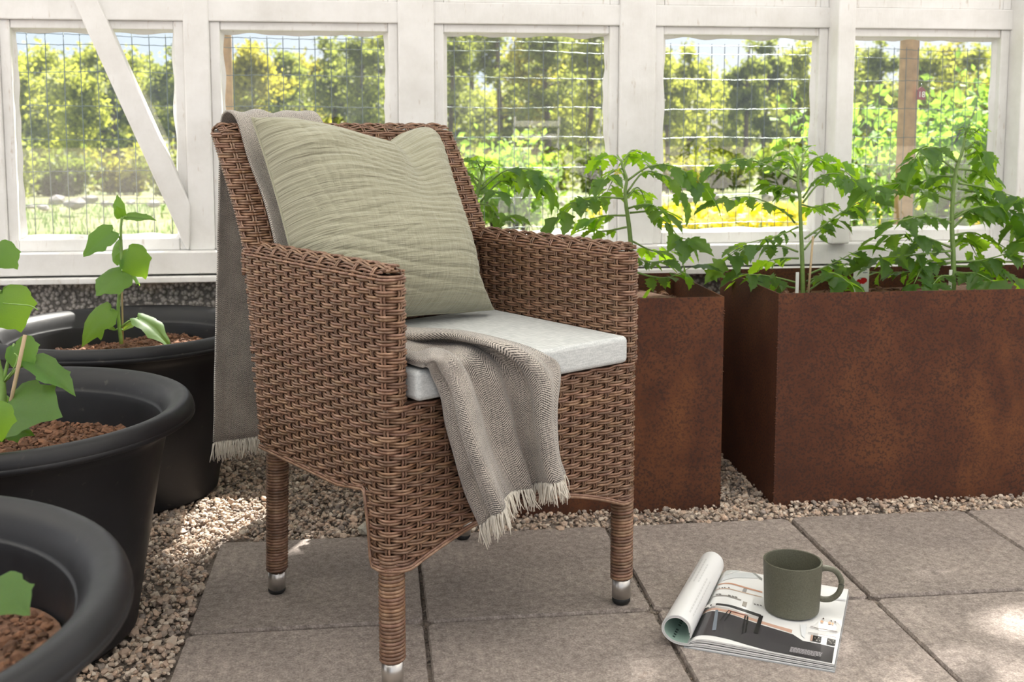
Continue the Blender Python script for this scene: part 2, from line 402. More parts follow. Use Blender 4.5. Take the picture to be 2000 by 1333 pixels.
# pots and planters (needed to leave the gravel out below them)
POTS = [(-.592, 2.640, .308, .205, .40), (-.633, 1.889, .317, .212, .40), (-.590, 1.055, .345, .235, .42)]
PLANTERS = [(.045, .765, 2.385, 2.80, .480), (.886, 1.76, 2.372, 2.80, .487)]

# ---- gravel floor
fb = MB(); fb.box((-3, -2.2, -.10), (4, 3.05, -.011))
floor = struct(fb.build('floor', MAT['grit'], smooth=False), 'gravel floor of the greenhouse')
NG = 30000
gx = np.r_[rng.uniform(-1.05, 2.15, 40000), rng.uniform(-.95, -.30, 15000)]
gy = np.r_[rng.uniform(2.255, 3.0, 40000), rng.uniform(1.0, 2.27, 15000)]
keep = np.ones(len(gx), bool)
for x0, x1, y0, y1, h in PLANTERS: keep &= ~((gx > x0 + .012) & (gx < x1 - .012) & (gy > y0 + .008) & (gy < y1))
for px, py, rr, rb, h in POTS: keep &= np.hypot(gx - px, gy - py) > rb - .01
keep &= ~((gx < -.50) & (gy > 2.0) & (gy < 2.2))
keep &= ~((gx > -.337) & (gy < 2.283))
edge = (gx > -.345) & (gy < 2.293)
gx, gy, edge = gx[keep], gy[keep], edge[keep]
sz = rng.lognormal(math.log(.0044), .32, len(gx)).clip(.003, .0115)
pal = np.array([(.78, .64, .55), (.95, .86, .76), (1.12, 1.05, .96), (.62, .55, .50), (.82, .70, .60), (.48, .44, .42), (1.0, .80, .66)])
tn = pal[rng.integers(0, len(pal), len(gx))] * rng.uniform(.75, 1.12, (len(gx), 1))
lz = rng.uniform(-.008, .004, len(gx)) + .004 * Wob(6, 9, seed=3)(gx, gy)
near = np.where((gx < -.335) & (gy < 2.05) & (gy > 1.5) & (gx > -.5) & (lz > -.004))[0]
near = near[np.argsort(-sz[near])][:280]
rest = np.ones(len(gx), bool); rest[near] = False
b = MB(); V, F, T = pebbles(np.c_[gx, gy, lz][rest], sz[rest], tn[rest]); b.add(V, F, T)
gr = b.build('gravel', MAT['gravel'], floor, smooth=False); gr['kind'] = 'stuff'
pm = []
for k in range(10):
    b = MB(); V, F, T = pebbles(np.zeros((1, 3)), [1.0], pal[[k % 7]] * .95, np.random.default_rng(50 + k)); b.add(V, F, T)
    o_ = b.build('pebble', MAT['gravel'], floor, smooth=False); pm.append(o_.data); bpy.data.objects.remove(o_)
for i, q in enumerate(near):
    o_ = link('pebble', pm[i % 10], floor, (gx[q], gy[q], lz[q] + .002)); s_ = sz[q] * 1.15; o_.scale = (s_, s_, s_); o_.rotation_euler = (0, 0, rng.uniform(0, 6))
# a pale angular stone and some fallen bits by the paving
b = MB(); V, F, T = pebbles(np.array([[0, 0, 0]]), [.017], [(.72, .74, .68)], np.random.default_rng(4), .2); b.add(V, F, T)
p = atz(715, 1045); tag(b.build('stone', MAT['gravel'], smooth=False, loc=(p[0], p[1], .012)), 'pale grey-green angular stone on the gravel behind the chair', 'stone')

# ---- paving slabs
pb = MB(); pb.box((-.33, -2.0, -.055), (3.5, 2.285, -.0105))
paving = struct(pb.build('floor_paving', MAT['grit'], smooth=False), 'paved part of the floor')
SX0, SP = -.336, .4085
rows = [(2.288, 1.8725), (1.8645, 1.457), (1.451, 1.043), (1.037, .629)]
for r_, (yt, yb) in enumerate(rows):
    for k in range(6 if r_ < 2 else 5):
        g = np.random.default_rng(100 + r_ * 10 + k)
        x0 = SX0 + k * SP + .003; x1 = SX0 + (k + 1) * SP - .003
        n_ = 13; cx, cy = (x0 + x1) / 2, (yt + yb) / 2; hx, hy = (x1 - x0) / 2, (yt - yb) / 2
        c_ = .010
        out = []
        for (sx, sy), first in (((-1, -1), 'y'), ((1, -1), 'x'), ((1, 1), 'y'), ((-1, 1), 'x')):
            A_ = (sx * hx, sy * (hy - c_)); B_ = (sx * (hx - c_), sy * hy)
            out += [A_, B_] if first == 'y' else [B_, A_]
        P = np.array([(x, y, 0) for x, y in out])
        # long edges get a slightly chipped line
        Q = []
        for a_, b_ in zip(P, np.roll(P, -1, 0)):
            m_ = max(1, int(np.linalg.norm(b_ - a_) / .02))
            for j in range(m_): Q.append(a_ + (b_ - a_) * j / m_)
        Q = np.array(Q); Q[:, :2] *= (1 - g.uniform(0, .007, (len(Q), 1)))
        top = Q.copy(); top[:, :2] *= .988; n2_ = len(Q)
        tz = g.uniform(-.002, .002, 1)
        V = np.r_[Q + [0, 0, -.045], Q + [0, 0, -.005], top]
        F = [(i, (i + 1) % n2_, n2_ + (i + 1) % n2_, n2_ + i) for i in range(n2_)] + [(n2_ + i, n2_ + (i + 1) % n2_, 2 * n2_ + (i + 1) % n2_, 2 * n2_ + i) for i in range(n2_)] + [tuple(range(2 * n2_, 3 * n2_))]
        b = MB(); b.add(V, F, np.array([1, .99, .97]) * g.uniform(.90, 1.08))
        o_ = b.build('paving_slab', MAT['slab'], paving, smooth=False, loc=(cx, cy, float(tz[0]) - .001)); o_.rotation_euler = (g.uniform(-.002, .002), g.uniform(-.002, .002), g.uniform(-.004, .004))
# crumbs in the slab joints
b = MB(); nj = 900
jx = np.r_[SX0 + SP * rng.integers(1, 5, nj // 2) + rng.normal(0, .0025, nj // 2), rng.uniform(-.3, 1.7, nj // 2)]
jy = np.r_[rng.uniform(1.45, 2.28, nj // 2), 1.868 + rng.normal(0, .0025, nj // 2)]
V, F, T = pebbles(np.c_[jx, jy, rng.uniform(-.011, -.006, nj)], rng.uniform(.0012, .0034, nj), pal[rng.integers(0, 7, nj)] * .30); b.add(V, F, T)
jo = b.build('joint_grit', MAT['gravel'], paving, smooth=False); jo['kind'] = 'stuff'

# ---- window wall: plinth, sills, posts, rails, brace
wl = MB(); wl.box((-2.6, WY + .012, -.3), (3.6, WY + .16, .452))
struct(wl.build('wall_back', MAT['pebbledash'], smooth=False), 'pebbledash plinth below the windows')
struct(boxobj('trim_1', (-2.6, WY - .030, .474), (3.6, WY + .10, .533), 'white', bv=.004), 'white painted window sill board')
struct(boxobj('trim_2', (-2.6, WY - .044, .453), (3.6, WY + .10, .469), 'white_worn', bv=.003), 'thin white ledge under the sill board')
def xw(px, Y=WY): return float(aty(px, 250, Y)[0])
GL = WY + .045                                # glass plane
ZR0, ZR1 = 1.130, 1.186                       # middle rail
posts = [(xw(-75), xw(4), .085, .0), (xw(363), xw(413), .11, -.002), (xw(779), xw(849), .11, -.004), (xw(1209), xw(1278.5), .11, -.004), (xw(1616), xw(1650), .10, -.055), (xw(1969), xw(2030), .10, -.055),
         (2.33, 2.40, .10, 0), (2.92, 3.0, .10, 0), (-1.62, -1.54, .1, 0), (-2.3, -2.22, .1, 0)]
for i, (x0, x1, dp, fy) in enumerate(posts):
    o_ = boxobj('trim_%d' % (3 + i), (x0, WY + fy, .533), (x1, WY + dp, 2.20), 'white', bv=.004)
    struct(o_, ['white post at the left end of the leftmost window', 'narrow white post right of the leftmost window', 'wide white post behind the chair back', 'wide white post behind the right armrest', 'white post between the two rightmost windows', 'white post at the right end of the window row'][i] if i < 6 else 'white post of the window wall')
order = sorted(posts)
spans = [(order[i][1], order[i + 1][0]) for i in range(len(order) - 1)]
ti = 3 + len(posts)
labels_w = {}
wi = 1
for x0, x1 in spans:
    vis = -1.2 < (x0 + x1) / 2 < 2.0
    struct(boxobj('trim_%d' % ti, (x0 - .006, WY + .002, ZR0), (x1 + .006, WY + .05, ZR1), 'white', bv=.003), 'white rail across the top of a window'); ti += 1
    for (z0, z1, up) in ((.533, ZR0, False), (ZR1, 2.12, True)):
        W = struct(empty('window_%d' % wi, ((x0 + x1) / 2, GL, z0))); wi += 1
        st = .026; rb = .032 if not up else .03; rt = .022
        hw = (x1 - x0) / 2; hh = z1 - z0
        for nm, lo, hi in (('frame_stile', (-hw, -.034, 0), (-hw + st, .02, hh)), ('frame_stile', (hw - st, -.034, 0), (hw, .02, hh)), ('frame_rail', (-hw + st, -.036, 0), (hw - st, .02, rb)), ('frame_rail', (-hw + st, -.030, hh - rt), (hw - st, .02, hh))):
            boxobj(nm, lo, hi, 'white_worn', W, .003)
        pn = boxobj('pane', (-hw + st - .006, -.002, rb - .006), (hw - st + .006, .002, hh - rt + .006), 'glass', W)
        # putty bead round the pane, ragged on the inside
        g = np.random.default_rng(wi); b = MB()
        ix, iz0, iz1 = hw - st, rb, hh - rt
        for (ax, az, bx, bz, nx, nz_) in ((-ix, iz0, ix, iz0, 0, 1), (-ix, iz1, ix, iz1, 0, -1), (-ix, iz0, -ix, iz1, 1, 0), (ix, iz0, ix, iz1, -1, 0)):
            m_ = 40; tt = np.linspace(0, 1, m_); wd = (.009 + .003 * Wob(5, 18, 1, seed=wi * 7 + int(nx + 2 * nz_))(tt) * 1.0).clip(.003, .02)
            o1 = np.c_[ax + (bx - ax) * tt, 0 * tt - .014, az + (bz - az) * tt]; o2 = o1 + np.c_[nx * wd, 0 * tt + .011, nz_ * wd]
            b.grid(np.stack([o1, o2]))
        b.build('putty', MAT['white_worn'], W)
# diagonal brace board in the leftmost window
Yb = WY - .012
poly = [aty(x, y, Yb) for x, y in ((115, -60), (163, -60), (371, 400), (369, 488), (364, 488))]
b = MB(); b.prism(poly, (0, .038, 0)); o_ = b.build('trim_%d' % ti, MAT['white'], smooth=False); bevel(o_, .003); struct(o_, 'white diagonal brace board across the leftmost window'); ti += 1
# wall plate, and an out-of-view roof added to block the sun and soften daylight
struct(boxobj('trim_%d' % ti, (-3.2, WY - .02, 2.12), (4.2, WY + .14, 2.28), 'white'), 'wall plate above the windows'); ti += 1
b = MB(); b.prism([(-3.6, 3.24, 2.26), (-3.6, -1.1, 3.05), (-3.6, -1.1, 3.066), (-3.6, 3.24, 2.276)], (8.2, 0, 0)); struct(b.build('ceiling', MAT['opal'], smooth=False), 'opal roof sheets added out of view to soften the daylight')

# ================================================================ OUTSIDE
def gz(y): return -.03 - np.interp(y, [3, 13, 20, 30, 60, 130], [0, .02, .40, .75, 1.9, 4.0])
ys = np.r_[np.linspace(-40, 3.1, 8), np.linspace(3.3, 20, 40), np.linspace(21, 140, 40)]; xs = np.linspace(-90, 110, 120)
XX, YY = np.meshgrid(xs, ys); wob = Wob(8, .35, seed=5)
ZZ = gz(YY) + .05 * wob(XX, YY) * np.clip((YY - 6) / 10, 0, 1); ZZ[YY < 3.2] = -.45
b = MB(); b.grid(np.stack([XX, YY, ZZ], -1)); struct(b.build('floor_meadow', MAT['meadow']), 'sunny meadow outside the windows')
yb = MB(); yb.box((-40, -40, -.34), (40, 3.2, -.025)); struct(yb.build('floor_bounce', plain('bounce_ground', (.46, .43, .40), .9, 0, .2, 20), smooth=False), 'pale ground added round the greenhouse for neutral bounce light')  # unseen pale ground, added so green bounce light stays out
# grass and yellow flowers nobody could count
g = np.random.default_rng(21)
def blades(n, xr, yr, hmin, hmax, wd, g):
    x = g.uniform(*xr, n); y = g.uniform(*yr, n); h = g.uniform(hmin, hmax, n); a = g.uniform(0, PI, n)
    base = np.c_[x, y, gz(y)]; dx = np.c_[np.cos(a), np.sin(a), 0 * a] * wd; tip = base + np.c_[g.normal(0, .25, n) * h, g.normal(0, .25, n) * h, h]
    V = np.stack([base - dx, base + dx, tip], 1).reshape(-1, 3); F = np.arange(3 * n).reshape(-1, 3).tolist(); return V, F
b = MB(); V, F = blades(16000, (-7, 10), (5.5, 13.5), .03, .12, .006, g); b.add(V, F, np.repeat(g.uniform(.7, 1.3, (16000, 1)) * np.array([[1, 1, .9]]), 3, 0))
tag(b.build('grass', MAT['grass'], smooth=False), 'fresh green grass of the meadow in front of the stone row', 'grass', kind='stuff')
b = MB(); nf = 5200
fx = g.uniform(2.0, 7.2, nf); fy = 9.0 + 1.6 * g.beta(1.2, 1.2, nf); fz = gz(fy) + g.uniform(.03, .16, nf)
Rm = rand_rot(nf, g); qd = np.array([(-1, -1, 0), (1, -1, 0), (1, 1, 0), (-1, 1, 0)]) * .022
V = np.einsum('nij,kj->nki', Rm, qd) + np.c_[fx, fy, fz][:, None]; b.add(V.reshape(-1, 3), np.arange(4 * nf).reshape(-1, 4).tolist())
tag(b.build('flower_strip', MAT['flower'], smooth=False), 'strip of yellow flowers in the meadow beyond the tomato plants', 'flowers', kind='stuff')
# row of field stones
sw = empty('stone_row', (0, 12.2, float(gz(12.2)))); tag(sw, 'low row of grey field stones across the meadow', 'stones')
spots = [(85, 404, 20), (110, 405, 26), (135, 400, 24), (150, 405, 30), (178, 402, 34), (205, 398, 26), (225, 405, 22), (255, 402, 18), (300, 405, 24), (330, 408, 18), (60, 408, 16), (30, 410, 20),
         (970, 408, 18), (985, 402, 22), (1060, 410, 18), (1078, 408, 18), (1100, 412, 16), (1320, 408, 24), (1340, 402, 26), (1362, 406, 22), (1390, 404, 26), (1415, 408, 20), (1440, 410, 24), (1470, 408, 26), (1500, 404, 28), (1530, 406, 24), (1555, 410, 22), (460, 405, 24), (520, 408, 20), (600, 405, 26), (680, 408, 22), (740, 404, 20), (900, 408, 22), (1680, 410, 24), (1730, 408, 22), (1880, 408, 24)]
for i, (px, py, wpx) in enumerate(spots):
    Y = 12.2 + g.uniform(-.5, .5); p = aty(px, py, Y); s_ = wpx / FPX * Y * .62
    b = MB(); V, F, T = pebbles(np.zeros((1, 3)), [s_], [(1, 1, 1)], np.random.default_rng(300 + i), .2); V[:, 2] *= .75; b.add(V, F, T)
    o_ = b.build('stone', MAT['rock'], sw, smooth=False); o_.location = (p[0], Y - 12.2, .05 + s_ * .55)
# ---- trees
def make_tree(name, base, H, R, seed, leaves, lsz, trunk_r, tint, lean=0, crown0=.25, sparse=False):
    g = np.random.default_rng(seed); root = empty(name, tuple(base)); tb = MB()
    tp = np.array([(0, 0, -.3), (lean * .2 * H + g.normal(0, .03), 0, .35 * H), (lean * .5 * H, g.normal(0, .1), .7 * H), (lean * .7 * H, 0, .96 * H)]); P = spline(tp, 12)
    tb.tube(P, np.linspace(trunk_r, trunk_r * .25, 12), 7)
    cl = []
    for k in range(26 if not sparse else 20):
        z = g.uniform(crown0, .93); i = min(11, int(z * 11)); a = g.uniform(0, 2 * PI); up = g.uniform(.2, .7)
        prof = math.sin(PI * min(1, max(0.08, (z - crown0 * .6) / (1.06 - crown0 * .6))) ** .8) ** .6
        L = R * prof * g.uniform(.7, 1.1)
        e = P[i] + np.array([math.cos(a) * L, math.sin(a) * L, up * L]); mid = (P[i] + e) / 2 + [0, 0, .06 * L]
        tb.tube(spline([P[i], mid, e], 6), np.linspace(trunk_r * .32, trunk_r * .07, 6), 4)
        for f_ in (.45, .75, 1.0): cl.append((P[i] + (e - P[i]) * f_, L * (.50 if not sparse else .42)))
    cl.append((P[-1], R * .35)); cl.append((P[-3], R * .4))
    tb.build('trunk', MAT['bark'], root)
    ci = g.integers(0, len(cl), leaves); C = np.array([c[0] for c in cl])[ci]; S = np.array([c[1] for c in cl])[ci]
    D = g.normal(size=(leaves, 3)) * .55
    pos = C + D * S[:, None] * [1, 1, .85]
    sz_ = lsz * g.uniform(.6, 1.3, leaves)
    qd = np.array([(-.8, 0, 0), (0, -.5, .1), (1, 0, 0), (0, .5, .1)])
    V = np.einsum('nij,kj->nki', rand_rot(leaves, g), qd) * sz_[:, None, None] + pos[:, None]
    T = np.asarray(tint) * g.uniform(.65, 1.3, (leaves, 1)); b = MB(); b.add(V.reshape(-1, 3), np.arange(4 * leaves).reshape(-1, 4).tolist(), np.repeat(T, 4, 0))
    fo = b.build('foliage', MAT['tree_leaf'], root, smooth=False)
    return root
YG = (1.0, 1.02, .85); OG = (.62, .68, .75); BG = (.8, 1.1, .7); GD = (1.12, 1.0, .7)
TREES = [  # px x, distance, px top, half-width px, tint, trunk
    (30, 40, 120, 55, YG, .10), (95, 46, 95, 60, YG, .12), (150, 30, 130, 45, YG, .06), (205, 42, 78, 60, YG, .16), (225, 36, 105, 45, OG, .13), (290, 44, 110, 50, YG, .11), (345, 38, 95, 45, OG, .12),
    (455, 44, 120, 50, YG, .10), (495, 34, 80, 42, GD, .10), (545, 42, 95, 50, OG, .10), (600, 46, 110, 50, GD, .12), (650, 32, 75, 60, OG, .12), (705, 30, 50, 45, OG, .12), (748, 34, 40, 45, YG, .12),
    (880, 34, 40, 46, OG, .12), (925, 40, 20, 48, OG, .14), (975, 30, 20, 46, OG, .15), (1030, 42, 40, 48, GD, .12), (1075, 31, 30, 44, OG, .16), (1105, 44, 60, 40, YG, .12), (1150, 34, 20, 50, YG, .13), (1190, 40, 40, 45, OG, .12),
    (1305, 36, 95, 42, YG, .10), (1345, 42, 85, 44, YG, .10), (1455, 31, 75, 34, OG, .12), (1490, 36, 70, 40, OG, .12), (1560, 40, 80, 46, YG, .12),
    (1680, 38, 95, 44, YG, .10), (1720, 33, 70, 44, OG, .12), (1805, 36, 90, 44, YG, .10), (1860, 42, 70, 48, GD, .10), (1910, 35, 85, 46, YG, .10)]
ORD = ['first', 'second', 'third', 'fourth', 'fifth', 'sixth', 'seventh', 'eighth', 'ninth', 'tenth', 'eleventh', 'twelfth', 'thirteenth', 'fourteenth', 'fifteenth', 'sixteenth', 'seventeenth', 'eighteenth', 'nineteenth', 'twentieth']
names_w = [(0, 400, 'leftmost window'), (400, 800, 'window behind the chair back'), (800, 1240, 'middle window'), (1240, 1620, 'second window from the right'), (1620, 2100, 'rightmost window')]
ordn = ['first', 'second', 'third', 'fourth', 'fifth', 'sixth', 'seventh', 'eighth', 'ninth']
cnt = {}
for i, (px, Y, top, hwp, tint, tr_) in enumerate(TREES):
    p = aty(px, 300, Y); zb = float(gz(Y)); zt = aty(px, top, Y)[2]; H_ = zt - zb; R_ = hwp / FPX * Y * 1.15
    wn = [n for a, b_, n in names_w if a <= px < b_][0]; cnt[wn] = cnt.get(wn, 0) + 1
    t_ = make_tree('tree', (p[0], Y, zb), H_, R_, 500 + i, 5200 if tint != OG else 4200, .105 * Y / 38, tr_ * Y / 40, tint, g.uniform(-.06, .06), .16 if tint != OG else .14, tint == OG)
    kindw = {YG: 'yellow-green spring tree', OG: 'olive-green tree with dark trunk', GD: 'golden-yellow spring tree', BG: 'bright green tree'}[tint]
    tag(t_, '%s, %s from the left in the %s' % (kindw, ordn[cnt[wn] - 1], wn), 'tree', 'trees beyond the meadow')
# distant wood edge, lower and paler
for i, px in enumerate(range(-440, 2600, 155)):
    Y = 70 + (i * 37 % 17); p = aty(px, 300, Y); zb = float(gz(Y)); H_ = aty(px, 165 + (i * 53 % 45), Y)[2] - zb
    t_ = make_tree('distant_tree', (p[0], Y, zb), H_, 105 / FPX * Y, 800 + i, 3000, .26, .15, (YG, OG, GD)[i % 3], 0, .08)
    tag(t_, 'hazy distant tree at the far wood edge, %s from the left' % ORD[i], 'tree', 'distant trees at the wood edge')
# leafy bush close behind the fence, right-hand windows
def bush(name, pxs, Y, label, tint, leaves, lsz, g):
    b0 = aty((pxs[0] + pxs[1]) / 2, 440, Y); root = empty(name, (b0[0], Y, float(gz(Y)))); tb = MB(); P_ = []
    xa, xb = aty(pxs[0], 300, Y)[0] - b0[0], aty(pxs[1], 300, Y)[0] - b0[0]; zt = aty(pxs[0], pxs[2], Y)[2] - gz(Y)
    for k in range(14):
        e = np.array([g.uniform(xa, xb), g.normal(0, .25), zt * g.uniform(.65, 1.0)]); s0 = np.array([e[0] * .4, 0, 0]); P = spline([s0, (s0 + e) / 2 + [0, 0, .1], e], 8); tb.tube(P, np.linspace(.014, .004, 8), 5); P_.append(P)
    tb.build('stems', MAT['bark'], root); P_ = np.concatenate(P_); C = P_[g.integers(0, len(P_), leaves)]; C = C[:, :] + g.normal(0, .13, (leaves, 3)); C[:, 2] = C[:, 2].clip(.1)
    qd = np.array([(-.8, 0, 0), (0, -.55, .12), (1, 0, 0), (0, .55, .12)]); V = np.einsum('nij,kj->nki', rand_rot(leaves, g), qd) * (lsz * g.uniform(.6, 1.3, leaves))[:, None, None] + C[:, None]
    b = MB(); b.add(V.reshape(-1, 3), np.arange(4 * leaves).reshape(-1, 4).tolist(), np.repeat(np.asarray(tint) * g.uniform(.6, 1.3, (leaves, 1)), 4, 0)); b.build('foliage', MAT['tree_leaf'], root, smooth=False)
    tag(root, label, 'bush'); return root
bush('leafy_bush', (1560, 1960, 165), 6.8, 'bright green leafy bush behind the fence in the rightmost window', (.70, 1.10, .75), 3400, .045, g)
bush('leafy_bush', (905, 1080, 300), 9.5, 'low green bush behind the fence in the middle window', (.75, 1.15, .8), 1400, .05, g)
for i, px in enumerate(range(0, 2000, 118)):
    bush('hedge_bush', (px - 62, px + 62, 285 + (i * 29 % 40)), 19.5 + (i * 7 % 5), 'low spring-green bush under the trees, %s from the left' % ORD[i], ((.62, .68, .6), (.45, .55, .5), (.75, .70, .5))[i % 3], 1700, .07, g)['group'] = 'bushes under the trees'
# unseen tree added to dapple the paving, crown trimmed along the sun rays
at_ = empty('shade_tree', (5.6, 6.9, -.05)); tb = MB(); g3 = np.random.default_rng(71); tb.tube(spline([(0, 0, -.3), (-.1, 0, 1.6), (-.5, -.2, 3.2), (-1.2, -.5, 4.8), (-2.0, -.7, 6.2)], 20), np.linspace(.16, .05, 20), 9); ends = []
for k in range(40):
    s0 = np.array((-.5 - 1.2 * k / 40, -.3, 3.2 + 2.0 * k / 40)); e = np.array((g3.uniform(-5.2, -.3), g3.uniform(-1.5, .6), g3.uniform(4.3, 7.2))); e[2] = max(e[2], 1.225 * (e[1] + 6.9 - 1.85)); P = spline([s0, (s0 + e) / 2 + [0, 0, .3], e], 10); tb.tube(P, np.linspace(.035, .01, 10), 5); ends.append(P[4:])
tb.build('trunk', MAT['bark'], at_); ends = np.concatenate(ends); nl = 17000; Cc = ends[g3.integers(0, len(ends), nl)] + g3.normal(0, .26, (nl, 3)); lyl = Cc[:, 1] + 6.9 - Cc[:, 2] / 1.225; lxl = Cc[:, 0] + 5.6 - .4663 * Cc[:, 2] / 1.225; Cc = Cc[np.where(lxl < .35, lyl < 2.14, (lyl < 2.0) & (g3.random(nl) < .225))]; nl = len(Cc)
qd = np.array([(-.8, 0, 0), (0, -.5, .1), (1, 0, 0), (0, .5, .1)]); V = np.einsum('nij,kj->nki', rand_rot(nl, g3), qd) * (.085 * g3.uniform(.6, 1.3, nl))[:, None, None] + Cc[:, None]
b = MB(); b.add(V.reshape(-1, 3), np.arange(4 * nl).reshape(-1, 4).tolist(), np.repeat(np.array([.7, 1.1, .8]) * g3.uniform(.7, 1.3, (nl, 1)), 4, 0)); b.build('foliage', MAT['tree_leaf'], at_, smooth=False)
tag(at_, 'unseen leafy tree added right of the greenhouse to shade the paving', 'tree')
# far house
p = aty(1440, 262, 95); hs = empty('house', (p[0], 95, p[2] - 1.8)); b = MB(); b.box((-2.6, 0, 0), (2.6, 4, 1.6)); b.build('wall', MAT['house_wall'], hs, False)
b = MB(); b.prism([(-3, -.3, 1.5), (-3, 4.3, 1.5), (-3, 2, 3.1)], (6, 0, 0)); b.build('roof', MAT['house_roof'], hs, False)
b = MB(); b.box((-.5, -.05, .4), (.4, .05, 1.2)); b.build('window', MAT['house_roof'], hs, False)
tag(hs, 'small grey house far away in the second window from the right', 'house')
# ---- wire fence
fa = EYE + ray(60, 250) * 3.36; fbp = EYE + ray(1900, 250) * 4.10
fd = fbp - fa; fd[2] = 0; FLn = np.linalg.norm(fd); fd /= FLn
fa = fa - fd * .6; FLn += 1.3
fence = empty('wire_fence', (fa[0], fa[1], 0)); tag(fence, 'square wire mesh fence close outside the windows', 'fence')
wz = [1.135, 1.105] + [1.02 - .1 * k for k in range(11)]
b = MB(); wv = Wob(6, 9, 2, seed=11)
for k, z in enumerate(wz):
    tt = np.linspace(0, FLn, 330); ripple = .0016 * np.sin(tt / .05 * PI + 2 * wv(tt * .7, 0 * tt + k)); P = np.c_[fd[0] * tt - fd[1] * ripple, fd[1] * tt + fd[0] * ripple, z + .0008 * np.sin(tt / .05 * 2 * PI) + .003 * wv(tt, 0 * tt + k)]
    b.tube(P, .0012, 5)
o_ = b.build('horizontal_wires', MAT['wire'], fence); o_['kind'] = 'stuff'
b = MB()
for k in range(int(FLn / .05)):
    s_ = k * .05; zz = np.linspace(-.02, 1.14, 14); P = np.c_[fd[0] * s_ + .002 * wv(zz * .6, 0 * zz + k), fd[1] * s_ + 0 * zz, zz]
    b.tube(P, .0014, 4)
o_ = b.build('vertical_wires', MAT['wire'], fence); o_['kind'] = 'stuff'
def fpost(px, r, label, dY):
    # stand the post just behind the fence line
    d = ray(px, 250); n_ = np.array([-fd[1], fd[0]]); t_ = (np.array([fa[0], fa[1]]) @ n_ + dY) / (d[:2] @ n_); p = EYE + d * t_
    b = MB(); pr = [(0, -.3), (r, -.3), (r, 1.72), (r * .8, 1.75), (0, 1.75)]; b.lathe(pr, 14); tag(b.build('fence_post', MAT['fence_post'], smooth=True, loc=(p[0], p[1], 0)), label, 'post', 'fence posts'); return p
pp = fpost(1771, .034, 'round brown wooden fence post in the rightmost window', .05)
fpost(438, .030, 'sunlit orange wooden fence post beside the chair back', .05)
# little red house-shaped number tag hanging on the wire
t_ = EYE + ray(1800, 183) * ((np.array([fa[0], fa[1]]) @ np.array([-fd[1], fd[0]]) - .006) / (ray(1800, 183)[:2] @ np.array([-fd[1], fd[0]])))
ta = math.atan2(fd[1], fd[0]); tg = empty('number_tag', tuple(t_), ta)
b = MB(); b.prism([(-.0165, 0, -.022), (.0165, 0, -.022), (.0165, 0, .012), (.010, 0, .019), (0, 0, .026), (-.010, 0, .019), (-.0165, 0, .012)], (0, .003, 0)); b.build('plate', MAT['red_tag'], tg, False)
def textobj(name, s, size, mat, parent, loc, rot):
    cu = bpy.data.curves.new(name, 'FONT'); cu.body = s; cu.size = size; cu.align_x = 'CENTER'; cu.align_y = 'CENTER'; cu.extrude = .0003
    o = bpy.data.objects.new(name, cu); COL.objects.link(o); dg = bpy.context.evaluated_depsgraph_get(); me = bpy.data.meshes.new_from_object(o.evaluated_get(dg)); bpy.data.objects.remove(o)
    me.materials.clear(); me.materials.append(mat); q = link(name, me, parent, loc); q.rotation_euler = rot; return q
textobj('number', '18', .030, MAT['white_card'], tg, (0, -.0008, -.004), (PI / 2, 0, 0))
b = MB(); b.tube([(0, .001, .022), (0, -.001, .030), (0, .004, .036)], .001, 5); b.build('hook', MAT['wire'], tg)
tag(tg, 'small dark red house-shaped number tag hanging on the fence beside the wooden post', 'sign')

# ================================================================ WICKER ARMCHAIR
WK, WKC = MAT['wicker'], MAT['wicker']
PZ, DS, AMP, RS = .0091, .0262, .0037, .00228
g = np.random.default_rng(31)
def yr(z): return np.interp(z, [.20, .30, .45, .55, .64, .70, .76, .82, .88], [.380, .388, .408, .424, .446, .474, .510, .550, .592])
def wtint(n=1): return np.array([1.0, .97, .94]) * g.uniform(.72, 1.28) * np.array([1, g.uniform(.94, 1.03), g.uniform(.90, 1.04)])
chair = empty('wicker_armchair', tuple(CH_O), CH_A)
tag(chair, 'brown woven wicker armchair on metal-tipped legs standing on the paving', 'chair')
def plan_skirt(s):
    s = np.asarray(s, float); a = np.abs(s); sg = np.sign(s)
    ph = np.clip((a - .235) / .03, 0, PI / 2)
    x = np.where(a <= .235, a, .235 + .03 * np.sin(ph)); y = np.where(a <= .235, -.02, .01 - .03 * np.cos(ph)) + np.maximum(0, a - .2821)
    return np.stack([x * sg, y], -1), np.stack([np.sin(ph) * sg, -np.cos(ph)], -1)
def plan_arm(q):   # left arm (mirrored for the right): q>=.2731 outside, then the nose, then inside
    q = np.asarray(q, float); ph = np.clip((.2731 - q) / .021, 0, PI)
    x = -(.244 + .021 * np.cos(ph)); y = .001 - .021 * np.sin(ph) + np.maximum(0, q - .2731) + np.maximum(0, .2731 - .021 * PI - q)
    return np.stack([x, y], -1), np.stack([-np.cos(ph), -np.sin(ph)], -1)
def zb(s):
    P, _ = plan_skirt(s); x = np.abs(P[..., 0]); y = P[..., 1]
    fr = .252 - .055 * np.clip(x / .225, 0, 1) ** 1.7
    sd = .197 + (.300 - .197) * np.clip((y - .024) / .018, 0, 1) + .016 * np.clip((.12 - y) / .1, 0, 1) * (y > .03)
    return np.where(np.abs(s) < .27, fr, sd)
